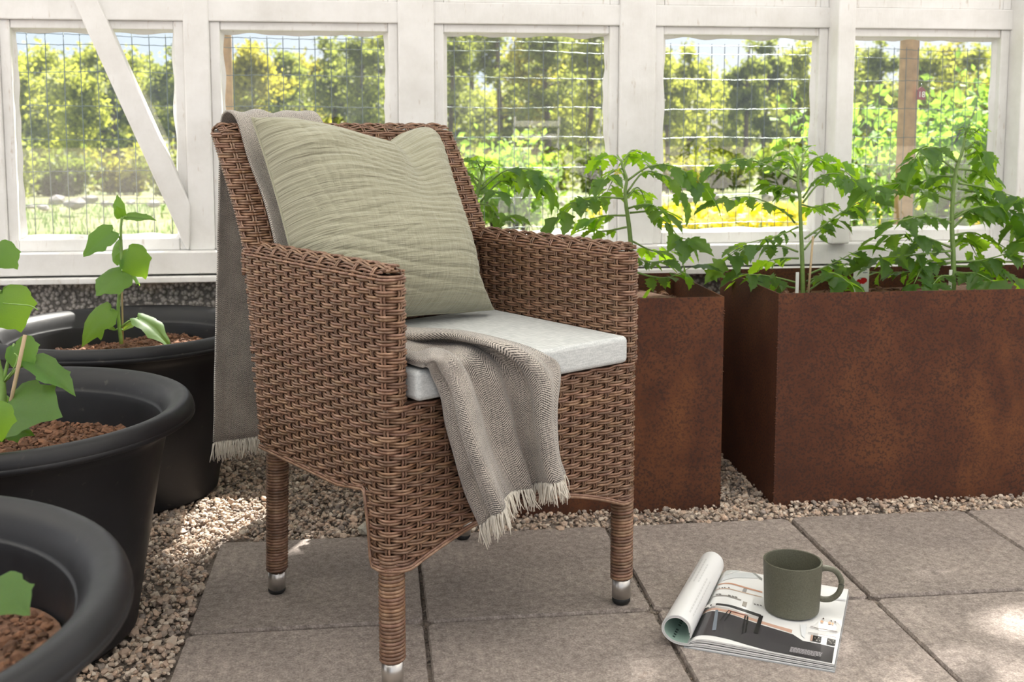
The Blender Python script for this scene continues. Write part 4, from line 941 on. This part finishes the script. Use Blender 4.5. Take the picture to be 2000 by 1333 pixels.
for x, y in ((1482, 824), (1548, 842), (1580, 850)): decal([(x - 7, y), (x, y - 8), (x + 7, y), (x, y + 8)], (.09, .06, .05))
band([(1375, 890), (1440, 905), (1540, 918), (1600, 930)], [(1373, 895), (1438, 911), (1538, 924), (1598, 936)], (.28, .24, .23)); band([(1355, 940), (1450, 955), (1590, 975)], [(1354, 945), (1449, 961), (1588, 981)], (.35, .31, .30))
decal([(1455, 640), (1700, 665), (1695, 672), (1455, 648)], (.6, .62, .66))
gt = np.random.default_rng(5)
for k in range(7):      # the small caption on the floor of the picture
    x, y = 1212 - k * 2, 1070 + k * 8.5; xe = 1475 - k * 3 - (40 if k == 6 else 0)
    while x < xe:
        w_ = gt.uniform(10, 28); f = (x - 1212); strip(x, y + f * .165, min(x + w_, xe), y + (f + w_) * .165, 1.9, (.42, .40, .42)); x += w_ + 5
band([(500, 735), (530, 733), (545, 752)], [(492, 748), (524, 748), (540, 764)], (.72, .70, .67)); decal([(512, 722), (545, 724), (535, 752), (505, 748)], (.75, .73, .70)); decal([(556, 728), (590, 735), (582, 755), (550, 750)], (.66, .65, .64))
pr_.build('printed_photo', MAT['print'], mag, False)
# dark lettering on the green inside of the roll and faint grey text on the outside
b = MB(); inn = outer + nin * .0050
for k in range(9):
    bq = .008 + k * .009; P0 = inn[11]; P1 = inn[13]
    if k in (4,): continue
    b.add([(P0[0], bq, P0[1]), (P0[0], bq + .005, P0[1]), (P1[0], bq + .005, P1[1]), (P1[0], bq, P1[1])], [(0, 1, 2, 3)], (.05, .08, .07))
for k, (i0, n__) in enumerate(((33, 9), (36, 9), (39, 7), (43, 12), (46, 12))):
    bq = .02 + .0 * k
    for q in range(n__):
        P0, P1 = (outer - nin * .0003)[i0], (outer - nin * .0003)[i0 + 1]; b0_ = .03 + q * .013 + (.12 if k < 3 else 0); b.add([(P0[0] * (1 - .1 * b0_ / MH), b0_, P0[1] * (1 - .06 * b0_ / MH) + .0004), (P0[0] * (1 - .1 * b0_ / MH), b0_ + .010, P0[1] * (1 - .06 * b0_ / MH) + .0004), (P1[0] * (1 - .1 * b0_ / MH), b0_ + .010, P1[1] * (1 - .06 * b0_ / MH) + .0004), (P1[0] * (1 - .1 * b0_ / MH), b0_, P1[1] * (1 - .06 * b0_ / MH) + .0004)], [(0, 1, 2, 3)], (.66, .66, .66))
b.build('printed_text', MAT['print'], mag, False)
# mug
mp = np.array([.708, 1.795]); dm_ = np.array([mp[0], mp[1], 0]) - MO; mz = MO[2] + float(ph_(np.array([dm_ @ E1]))[0]) + .0006
mugE = empty('mug', (mp[0], mp[1], mz), 0); b = MB()
prm = [(0, .001), (.040, .001), (.0445, .002), (.0465, .006), (.0475, .020), (.0490, .060), (.0500, .0885), (.0497, .0905), (.0485, .0915), (.0472, .0905), (.0466, .0885), (.0450, .055), (.0440, .016), (.040, .009), (0, .008)]
b.lathe(spline(prm[1:-1], 80).tolist(), 72); b.lathe([(0, .001), (.040, .001)], 72); b.lathe([(.0400, .009), (0, .0085)], 72); b.build('cup', MAT['mug'], mugE)
hd = np.array([(.0465, 0, .078), (.056, 0, .0805), (.070, 0, .0775), (.0800, 0, .066), (.0825, 0, .051), (.0775, 0, .036), (.067, 0, .0265), (.055, 0, .0240), (.0460, 0, .0255)]); b = MB(); b.tube(spline(hd, 40), .0058, 10, flat=.85); h_ = b.build('handle', MAT['mug'], mugE); h_.rotation_euler = (0, 0, math.radians(-17))
tag(mugE, 'matte dark green stoneware mug standing on the open magazine', 'mug')

# ================================================================ PLANTS
TOM = [(0, .012), (.05, .12), (.11, .20), (.16, .31), (.22, .32), (.27, .25), (.34, .26), (.40, .36), (.47, .33), (.51, .24), (.58, .23), (.64, .27), (.70, .17), (.78, .15), (.85, .09), (.93, .04), (1, 0)]
CUK = [(.06, .01), (-.05, .09), (-.08, .22), (-.02, .36), (.10, .45), (.24, .47), (.36, .43), (.46, .47), (.56, .46), (.63, .36), (.72, .27), (.82, .19), (.91, .09), (1, 0)]
COT = [(0, .03), (.1, .13), (.3, .24), (.55, .27), (.8, .20), (.94, .09), (1, 0)]
def leaf_data(name, half, mat, seed, fold, droop, curl, tint, serr=.02, rings=3):
    g = np.random.default_rng(seed); H_ = np.array(half); n = len(H_); rows = []
    for sg in (-1, 1):
        Hs = H_.copy(); Hs[1:-1] += g.normal(0, serr, (n - 2, 2))
        E_ = np.c_[Hs[:, 0], sg * Hs[:, 1]]; mx = np.clip(Hs[:, 0], 0.0, 1); Mi = np.c_[mx * .97 + .01, 0 * mx]
        rows.append([Mi + (E_ - Mi) * f for f in np.linspace(0, 1, rings + 1)[1:]]); mid = Mi
    L = rows[0][::-1] + [mid] + rows[1]; P = np.stack(L)       # (2*rings+1) x n x 2
    x, y = P[..., 0], P[..., 1]; w_ = Wob(5, 9, 2, seed)
    z = fold * np.abs(y) - droop * x ** 2 - curl * y ** 2 * 4 + .018 * w_(x, y) * (np.abs(y) * 3).clip(0, 1)
    vein = -.012 * np.exp(-(np.abs(y) / .03) ** 2); z = z + vein
    b = MB(); b.grid(np.stack([x, y, z], -1), tint); o = b.build(name, mat); me = o.data; bpy.data.objects.remove(o); return me
TML = [leaf_data('leaflet', TOM, MAT['tomato_leaf'], 900 + i, (.25, .4, .1, .3, .5)[i % 5], (.15, .30, .45, .2, .35)[i % 5], .1, np.array([(1, 1, 1), (.8, .85, .9), (1.15, 1.1, .9)][i % 3])) for i in range(10)]
TMY = [leaf_data('leaflet', TOM, MAT['tomato_leaf'], 930 + i, .3, .25, .1, np.array((1.55, 1.5, .95))) for i in range(4)]
def frame(d, up):
    X = d / (np.linalg.norm(d) + 1e-9); Z = up - (up @ X) * X
    if np.linalg.norm(Z) < 1e-4: Z = np.array([1.0, 0, 0]) - X[0] * X
    Z /= np.linalg.norm(Z); return X, np.cross(Z, X), Z
from mathutils import Matrix
def place(me, name, parent, pos, d, up, L, wid=1.0):
    X, Y, Z = frame(np.asarray(d, float), np.asarray(up, float)); o = link(name, me, parent)
    o.matrix_local = Matrix(((X[0] * L, Y[0] * L * wid, Z[0] * L, pos[0]), (X[1] * L, Y[1] * L * wid, Z[1] * L, pos[1]), (X[2] * L, Y[2] * L * wid, Z[2] * L, pos[2]), (0, 0, 0, 1))); return o
UP = np.array([0, 0, 1.0])
def tomato(name, label, Y, stem, leaves, seed, r0=.0065):
    g = np.random.default_rng(seed + 10); S = np.array([aty(x, y, Y) for x, y in stem]); root_p = np.array([S[0, 0], Y, .425]); root = empty(name, tuple(root_p))
    S = np.r_[[S[0] * [1, 1, 0] + [0, 0, .425]], S]; S = S - root_p; P = spline(S, 30); b = MB(); b.tube(P, np.linspace(r0, r0 * .42, 30), 8); b.build('stem', MAT['tomato_stem'], root)
    more = []
    for sp2 in leaves:
        if len(sp2[0]) >= 3 and g.random() < .55:
            dy, dx, s2 = g.uniform(8, 24), g.uniform(-.35, .15), .85
            a0 = np.array(sp2[0][0]); more.append(([tuple(a0 + [0, dy])] + [tuple(a0 + [0, dy] + (np.array(q) - a0) * [1 + dx, 1] + [0, g.uniform(-16, 10)]) for q in sp2[0][1:]], sp2[1] * s2, sp2[2] if len(sp2) > 2 else 0, g.uniform(.02, .12)))
    for li, spec in enumerate(list(leaves) + more):
        pts, sc, young = spec[0], spec[1], (spec[2] if len(spec) > 2 else 0); dd = spec[3] if len(spec) > 3 else g.uniform(-.10, .10)
        Q = np.array([aty(x, y, Y + dd * k / (len(pts) - 1)) for k, (x, y) in enumerate(pts)]) - root_p
        R_ = spline(Q, 16); b = MB(); b.tube(R_, np.linspace(r0 * .42, r0 * .12, 16), 6); lf = b.build('leaf', MAT['tomato_stem'], root)
        ln_ = np.linalg.norm(np.diff(R_, axis=0), axis=1).sum(); T_ = np.gradient(R_, axis=0); T_ /= np.linalg.norm(T_, axis=1, keepdims=True)
        pool = TMY if young else TML; Lt = .067 * sc * g.uniform(.9, 1.1)
        place(pool[g.integers(len(pool))], 'leaflet', lf, R_[-1], T_[-1] + [0, 0, -.25], UP + g.normal(0, .25, 3), Lt * 1.15, .95)
        npair = 2 if ln_ < .05 else (3 if ln_ < .10 else (4 if ln_ < .16 else 5))
        for k in range(npair):
            f = .30 + .62 * k / max(1, npair - 1) * .92; i_ = int(f * 15); t_ = T_[i_]; sd = np.cross(t_, UP); sd /= np.linalg.norm(sd) + 1e-6
            for sg in (-1, 1):
                d = t_ * g.uniform(.25, .7) + sd * sg * g.uniform(.6, 1.0) + np.array([0, 0, g.uniform(-.65, -.05)]); 
                pl_ = R_[i_] + d / np.linalg.norm(d) * .006
                L_ = Lt * (.62 + .38 * k / max(1, npair - 1)) * g.uniform(.75, 1.1)
                place(pool[g.integers(len(pool))], 'leaflet', lf, pl_, d, UP + g.normal(0, .35, 3), L_, g.uniform(.85, 1.10))
            if npair > 2 and k < npair - 1 and g.random() < .8:      # small in-between leaflets
                i2 = min(15, i_ + 2); d = sd * g.choice([-1, 1]) + t_ * .4 + [0, 0, -.4]; place(pool[g.integers(len(pool))], 'leaflet', lf, R_[i2], d, UP + g.normal(0, .3, 3), Lt * .34, 1.1)
    tag(root, label, 'plant', 'tomato plants in the steel planters'); return root, root_p
def flower(parent, p, s, g):
    b = MB()
    for k in range(5):
        a = k * 2 * PI / 5; d = np.array([math.cos(a), -.4, math.sin(a)]); q = np.cross(d, [0, 1, 0]); q /= np.linalg.norm(q); b.add([p, p + d * s * .5 + q * s * .22, p + d * s, p + d * s * .5 - q * s * .22], [(0, 1, 2, 3)])
    o = b.build('flower', MAT['petal'], parent, False); o['label'] = 'yellow star-shaped flower'
PY = 2.60
A, Ap = tomato('tomato_plant', 'tomato plant nearest the chair, between pillow and right armrest', PY, [(908, 520), (913, 449), (929, 393), (936, 362), (940, 346), (944, 326)], [
    ([(936, 354), (912, 335), (891, 320), (876, 322)], .85, 0, -.04), ([(938, 372), (975, 340), (1008, 329), (1045, 334), (1064, 352)], 1.05, 0, -.06), ([(930, 397), (958, 402), (975, 424), (1000, 420)], .7, 0), ([(936, 379), (955, 372), (975, 374)], .75, 0, -.08),
    ([(944, 330), (952, 315)], .5, 1), ([(942, 340), (935, 322), (930, 312)], .45, 0), ([(915, 440), (903, 410), (898, 392)], .5, 1), ([(936, 362), (960, 345), (985, 335)], .7, 1, .08)], 1)
flower(A, aty(905, 388, PY - .02) - Ap, .016, rng)
B, Bp = tomato('tomato_plant', 'tomato plant in front of the wide white post, behind the right armrest', PY, [(1236, 540), (1230, 455), (1223, 402), (1221, 374), (1224, 351), (1216, 326), (1214, 312)], [
    ([(1224, 354), (1266, 326), (1308, 323), (1350, 343), (1378, 368)], 1.0, 0, -.08), ([(1218, 388), (1168, 385), (1126, 393), (1090, 425)], 1.05, 0, -.08), ([(1214, 315), (1196, 304), (1172, 312)], .72, 1, .05), ([(1218, 312), (1235, 294), (1256, 300)], .72, 1, .03),
    ([(1214, 330), (1198, 334), (1178, 350)], .85, 0, -.1), ([(1227, 407), (1266, 399), (1300, 415)], .95, 0, -.1), ([(1230, 416), (1270, 414), (1300, 432), (1325, 462), (1345, 468)], .9, 0, -.08), ([(1224, 421), (1180, 422), (1148, 430)], .85, 1, .06),
    ([(1236, 530), (1275, 541), (1310, 541), (1350, 522)], .95, 0, -.06), ([(1232, 470), (1275, 490), (1318, 490)], .85, 1, .05), ([(1234, 500), (1270, 512), (1300, 508)], .8, 0, -.1), ([(1222, 380), (1245, 372), (1262, 380)], .6, 1, .1)], 2)
flower(B, aty(1205, 338, PY - .03) - Bp, .014, rng)
C, Cp = tomato('tomato_plant', 'bushy tomato plant left in the long steel planter, tied to a thin cane', PY, [(1568, 560), (1566, 486), (1563, 422), (1562, 384), (1558, 358), (1562, 329), (1566, 318)], [
    ([(1557, 355), (1514, 329), (1466, 313), (1434, 312), (1396, 328)], .85, 0, -.06), ([(1552, 435), (1530, 412), (1466, 385), (1400, 392)], .9, 0, -.08), ([(1558, 492), (1520, 480), (1456, 483), (1415, 510)], .95, 0, -.06), ([(1568, 387), (1597, 348), (1635, 339), (1672, 352)], .95, 0, -.08),
    ([(1571, 467), (1616, 435), (1664, 403), (1725, 375)], 1.0, 0, -.02), ([(1578, 537), (1626, 515), (1675, 490)], .95, 0, -.05), ([(1575, 550), (1625, 534), (1662, 555)], 1.05, 0, -.12), ([(1558, 553), (1504, 540), (1450, 535)], .85, 0, -.06), ([(1564, 330), (1605, 305), (1650, 322)], .85, 1, .04),
    ([(1562, 330), (1545, 302), (1530, 292)], .6, 1, .04), ([(1558, 444), (1520, 460), (1440, 480)], .75, 0, -.1), ([(1565, 325), (1572, 300), (1580, 288)], .5, 1), ([(1562, 345), (1535, 318), (1508, 312)], .75, 0, .06), ([(1560, 505), (1525, 505), (1495, 512)], .8, 1, .06), ([(1566, 400), (1590, 405), (1615, 398)], .75, 1, .08), ([(1565, 375), (1530, 365), (1500, 360)], .75, 0, .1)], 3)
D, Dp = tomato('tomato_plant', 'tallest tomato plant, right in the long steel planter by the wooden post', PY, [(1862, 550), (1862, 502), (1859, 435), (1862, 371), (1869, 326), (1880, 295), (1885, 262)], [
    ([(1856, 390), (1808, 374), (1760, 358), (1700, 368)], 1.05, 0, -.08), ([(1869, 316), (1837, 291), (1802, 291), (1782, 318)], 1.0, 0, -.08), ([(1862, 428), (1904, 406), (1952, 406), (2010, 420)], 1.05, 0, -.06), ([(1885, 294), (1910, 276), (1930, 300)], .85, 0, -.02), ([(1882, 290), (1905, 290), (1925, 325)], .75, 0, .04),
    ([(1859, 436), (1808, 422), (1745, 434)], .95, 0, -.10), ([(1856, 483), (1792, 460), (1720, 460)], 1.05, 0, -.10), ([(1860, 490), (1776, 499), (1705, 505)], 1.05, 0, -.04), ([(1866, 512), (1920, 508), (1985, 490)], 1.0, 0, -.08), ([(1872, 358), (1920, 366), (1985, 385)], .95, 0, -.02), ([(1862, 537), (1904, 534), (1940, 550)], 1.1, 0, -.12),
    ([(1860, 540), (1838, 540), (1822, 556)], .9, 0, -.1), ([(1856, 505), (1808, 515), (1785, 555)], .95, 0, -.08), ([(1866, 520), (1950, 525), (1990, 550)], .9, 1, .05), ([(1885, 262), (1888, 250)], .45, 0), ([(1884, 268), (1905, 258), (1915, 250)], .5, 1), ([(1864, 345), (1830, 345), (1800, 355)], .85, 0, .08), ([(1870, 330), (1905, 335), (1935, 350)], .8, 0, .08), ([(1862, 400), (1895, 385), (1930, 395)], .85, 0, .08), ([(1860, 460), (1900, 455), (1935, 470)], .85, 0, .04)], 4, .0075)
Eo, Ep = tomato('tomato_plant', 'tomato plant cut off by the right picture edge', PY, [(2075, 540), (2072, 470), (2070, 400), (2072, 350)], [([(2070, 400), (2030, 385), (1990, 390)], 1.0, 0, -.05), ([(2072, 470), (2030, 462), (1995, 475)], 1.0, 0, -.08), ([(2072, 430), (2030, 425), (1985, 440)], .9, 0, .0), ([(2072, 360), (2100, 340), (2120, 350)], .9, 0)], 5)
tomato('tomato_plant', 'unseen tomato plant added behind the chair back for its shade', PY, [(845, 530), (846, 470), (842, 420), (840, 375)], [([(845, 480), (820, 470), (800, 480)], 1.1, 0, -.1), ([(845, 450), (862, 440), (875, 455)], 1.1, 0, -.1), ([(842, 420), (825, 405), (805, 415)], 1.1, 0, .05), ([(841, 400), (855, 390), (868, 400)], 1.1, 0, .08), ([(840, 380), (825, 362), (810, 365)], 1.0, 0), ([(845, 510), (860, 505), (878, 515)], 1.1, 0, .08), ([(845, 500), (820, 500), (800, 512)], 1.1, 0, .08)], 6)  # extra plant added out of sight, its leaves shade the gravel
# thin cane, white tie stakes, seed tag
def cane(p0, p1, r, mat, label, cat, name):
    p0, p1 = np.array(p0, float), np.array(p1, float); b = MB(); b.tube([(0, 0, 0), tuple((p1 - p0) * .5), tuple(p1 - p0)], r, 7); tag(b.build(name, MAT[mat], loc=tuple(p0)), label, cat)
p0 = aty(1577, 575, 2.57); p1 = aty(1588, 462, 2.57); p0[2] = .41; cane(p0, p1, .0028, 'bamboo', 'thin bamboo cane beside the bushy tomato plant', 'cane', 'bamboo_cane')
tgp = aty(1682, 548, 2.66); tgE = empty('plant_tag', (tgp[0], 2.66, .42), math.radians(3)); s_ = 2.66 / FPX
hw, zt = 17.2 * s_, (aty(1682, 517, 2.66)[2] - .42); zo = lambda py: aty(1682, py, 2.66)[2] - .42
b = MB(); b.prism([(-hw, 0, -.02), (hw, 0, -.02), (hw, 0, zo(515)), (hw * .35, 0, zo(515)), (0, 0, zo(513)), (-hw * .35, 0, zo(516)), (-hw, 0, zo(517))], (0, .0008, 0)); b.build('card', MAT['white_card'], tgE, False)
b = MB()
for x, y, r in ((-5, 551, 6), (4, 549, 6.5), (8, 548, 5.0), (-7, 554, 4.5)):
    a = np.linspace(0, 2 * PI, 14, endpoint=False); b.add(np.c_[x * s_ + r * s_ * np.cos(a), np.full(14, -.0004 - .0001 * r / 6), zo(y) + r * s_ * np.sin(a)], [tuple(range(14))], (.50, .012, .015))
for x0, x1, y in ((-6, 6, 521), (-13, 13, 527.5), (3, 11, 533), (-4, 9, 543.5)):
    for k in np.arange(x0, x1, 2.6): b.add([((k) * s_, -.0004, zo(y + .8)), ((k + 1.9) * s_, -.0004, zo(y + .8)), ((k + 2.1) * s_, -.0004, zo(y - .9)), ((k + .2) * s_, -.0004, zo(y - .9))], [(0, 1, 2, 3)], (.06, .10, .14) if y < 540 else (.04, .14, .05))
a = np.linspace(0, PI, 10); b.add(np.c_[1 * s_ + 3.6 * s_ * np.cos(a), np.full(10, -.0004), zo(565) + 3 * s_ * np.sin(a)], [tuple(range(10))], (.03, .08, .22))
b.build('printed_picture', MAT['print'], tgE, False); tag(tgE, 'white seed tag with a red tomato picture stuck in the long planter', 'tag')
for px, lab in ((1557, 'thin white plastic stake at the bushy tomato stem'), (1856, 'thin white plastic stake at the tallest tomato stem')):
    p = aty(px, 560, 2.585); b = MB(); b.box((-.004, 0, -.02), (.004, .0015, .085)); tag(b.build('plant_stake', MAT['white_card'], smooth=False, loc=(p[0], 2.585, .42)), lab, 'stake')
# seedling in the left planter
SEED = leaf_data('leaf', COT, MAT['cuke_leaf'], 77, .2, .1, .1, np.array((1.3, 1.2, 1.0)))
sp_ = np.array([.60, 2.47, .425]); sd_ = empty('seedling', tuple(sp_)); b = MB(); b.tube(spline([(0, 0, 0), (.004, 0, .02), (.0, 0, .045)], 8), .0018, 6); b.build('stem', MAT['cuke_stem'], sd_)
for d, L_ in (((.3, -.3, .8), .04), ((.9, -.3, .1), .038), ((-.8, -.2, .3), .035)): place(SEED, 'leaf', sd_, (0, 0, .035), d, UP, L_)
tag(sd_, 'small pale seedling in the planter behind the right armrest', 'seedling')

# ---- cucumber plants
CML = [leaf_data('leaf', CUK, MAT['cuke_leaf'], 960 + i, (.10, .22, .05, .15, .3, .12)[i], (.25, .40, .55, .15, .3, .7)[i], (.25, .1, .2, .05, .3, .15)[i], np.array([(1, 1, 1), (.85, .9, .95), (1.15, 1.1, .9)][i % 3]), .018, 4) for i in range(6)]
def cuke(name, label, root_p, stem, leaves, seed, r0=.0045):
    g = np.random.default_rng(seed); root_p = np.array(root_p, float); root = empty(name, tuple(root_p)); S = np.array([aty(x, y, Y) for x, y, Y in stem]) - root_p; P = spline(S, 24); b = MB(); b.tube(P, np.linspace(r0, r0 * .6, 24), 8); b.build('stem', MAT['cuke_stem'], root)
    for (at_, base, tip, up, wid, mi) in leaves:
        a0 = aty(*at_) - root_p; a1 = aty(*base) - root_p; a2 = aty(*tip) - root_p; d = a2 - a1
        lf = place(CML[mi] if mi >= 0 else SEED, 'leaf', root, a1, d, up, np.linalg.norm(d), wid)
        if np.linalg.norm(a1 - a0) > .004:
            b = MB(); b.tube(spline([a0, (a0 + a1) / 2 + [0, 0, .004], a1], 8), np.linspace(r0 * .5, r0 * .38, 8), 6); b.build('leaf_stalk', MAT['cuke_stem'], root)
    tag(root, label, 'plant', 'cucumber plants in the black tubs'); return root, root_p
Yc = 2.62
K1, K1p = cuke('cucumber_plant', 'young cucumber plant in the tub under the leftmost window', aty(237, 672, Yc), [(237, 672, Yc), (231, 612, Yc), (234, 560, Yc), (237, 500, Yc), (236, 450, Yc), (238, 424, Yc)], [
    ((236, 428, Yc), (236, 425, Yc), (230, 380, Yc), (.3, -1, .2), .55, 0), ((240, 428, Yc), (247, 424, Yc), (304, 423, Yc - .02), (0, -.5, 1), .50, 3), ((235, 468, Yc), (220, 452, Yc - .01), (157, 489, Yc - .04), (.2, -.8, .7), .75, 1),
    ((240, 520, Yc), (250, 486, Yc + .01), (288, 532, Yc - .01), (.5, -1, .4), 1.1, 2), ((237, 490, Yc), (234, 486, Yc + .02), (207, 503, Yc + .05), (-.3, -1, .5), 1.2, 4), ((237, 530, Yc), (238, 530, Yc - .02), (184, 566, Yc - .07), (-.1, -.7, .8), 1.15, 0),
    ((241, 530, Yc), (253, 528, Yc + .03), (282, 550, Yc + .06), (.2, -.4, 1), .9, 4), ((229, 614, Yc), (218, 604, Yc - .02), (140, 652, Yc - .05), (-.2, -1, .7), .72, 5), ((236, 640, Yc), (268, 622, Yc - .02), (335, 655, Yc - .06), (.3, -.6, 1), .62, 1),
    ((235, 648, Yc), (226, 645, Yc), (194, 628, Yc - .01), (0, -.5, 1), .9, -1), ((236, 648, Yc), (240, 646, Yc), (270, 624, Yc), (0, -.6, 1), 1.0, -1), ((238, 426, Yc), (239, 424, Yc), (228, 405, Yc - .02), (0, -1, .2), .8, 3)], 1)
q0 = aty(240, 672, Yc + .01); q1 = aty(237, 505, Yc + .01); cane(q0, q1, .0022, 'bamboo', 'thin cane behind the young cucumber stem under the leftmost window', 'cane', 'bamboo_cane')
Yd = 1.86
K2, K2p = cuke('cucumber_plant', 'cucumber plant in the middle tub, at the left picture edge', aty(2, 862, Yd), [(2, 862, Yd), (6, 800, Yd), (4, 745, Yd), (-8, 690, Yd), (-12, 600, Yd), (-14, 480, Yd)], [
    ((-12, 575, Yd), (2, 570, Yd), (42, 634, Yd - .02), (.5, -1, .3), 1.35, 2), ((-12, 500, Yd), (-8, 480, Yd), (30, 520, Yd - .02), (.3, -1, .3), 1.0, 0), ((6, 745, Yd), (28, 672, Yd), (62, 708, Yd - .02), (.2, -1, .2), 1.3, 0), ((8, 745, Yd), (62, 704, Yd), (148, 757, Yd - .06), (.3, -.5, 1), .50, 3),
    ((6, 800, Yd), (14, 795, Yd - .03), (108, 800, Yd - .10), (0, -.75, .8), .95, 3), ((5, 760, Yd), (6, 770, Yd + .02), (30, 778, Yd + .04), (0, -.6, .8), 1.0, 0), ((3, 850, Yd), (14, 842, Yd - .02), (56, 838, Yd - .05), (0, -.6, .8), .6, 4), ((0, 800, Yd - .1), (-14, 792, Yd - .22), (0, 855, Yd - .24), (.3, -1, .3), 1.1, 2)], 2, .0065)
q0 = aty(16, 810, Yd - .02); q1 = aty(49, 655, Yd - .02); q0 = q0 + (q0 - q1) * .25; cane(q0, q1, .0032, 'bamboo', 'leaning bamboo cane in the middle tub', 'cane', 'bamboo_cane')
for TP in ([(6, 748, 0), (24, 725, .03), (34, 700, .03), (28, 690, .03)], [(0, 592, 0), (35, 595, .03), (60, 598, .03), (74, 606, .03)]):
    b = MB(); b.tube(spline([aty(x, y, Yd - d_) for x, y, d_ in TP], 14) - K2p, .0010, 5); b.build('tendril', MAT['cuke_stem'], K2)
#, aty(24, 725, Yd - .03), aty(34, 700, Yd - .03), aty(28, 690, Yd - .03)], 14) - K2p, .0010, 5); b.tube(spline([aty(0, 592, Yd), aty(35, 595, Yd - .03), aty(60, 598, Yd - .03), aty(74, 606, Yd - .03)], 14) - K2p, .0010, 5); b.build('tendril', MAT['cuke_stem'], K2)
Ye = 1.12
cuke('cucumber_plant', 'single cucumber leaf in the nearest tub, bottom left', aty(-30, 1200, Ye), [(-30, 1210, Ye), (-28, 1180, Ye), (-18, 1150, Ye)], [((-18, 1150, Ye), (-12, 1145, Ye), (55, 1192, Ye - .03), (.1, -.6, .9), .95, 3)], 3)

# ---- two white folding garden chairs out in the sun behind the viewer; the middle window pane mirrors them
def garden_chair(x, y, rz, label):
    R_ = empty('garden_chair', (x, y, -.025), rz); W = MAT['white']
    for sx in (-1, 1):
        b = MB(); b.tube([(sx * .19, .20, 0), (sx * .19, -.02, .46), (sx * .19, -.20, .96)], .012, 8); b.build('back_leg', W, R_)
        b = MB(); b.tube([(sx * .17, -.20, 0), (sx * .17, .20, .45)], .011, 8); b.build('front_leg', W, R_)
    for k, (z, h_) in enumerate(((.90, .05), (.79, .045))):
        t_ = (z - .46) / .50; yy = -.02 - .18 * t_; b = MB(); b.box((-.20, yy - .010, z - h_ / 2), (.20, yy + .008, z + h_ / 2)); bevel(b.build('back_slat', W, R_, False), .004)
    for k in range(6): b = MB(); b.box((-.19, -.13 + k * .062, .448), (.19, -.08 + k * .062, .466)); bevel(b.build('seat_slat', W, R_, False), .004)
    tag(R_, label, 'chair', 'white garden chairs mirrored in the window')
garden_chair(1.34, -3.5, math.radians(178), 'white folding garden chair, left of two mirrored in the middle window pane')
garden_chair(2.02, -3.6, math.radians(160), 'white folding garden chair, right of two mirrored in the middle window pane')
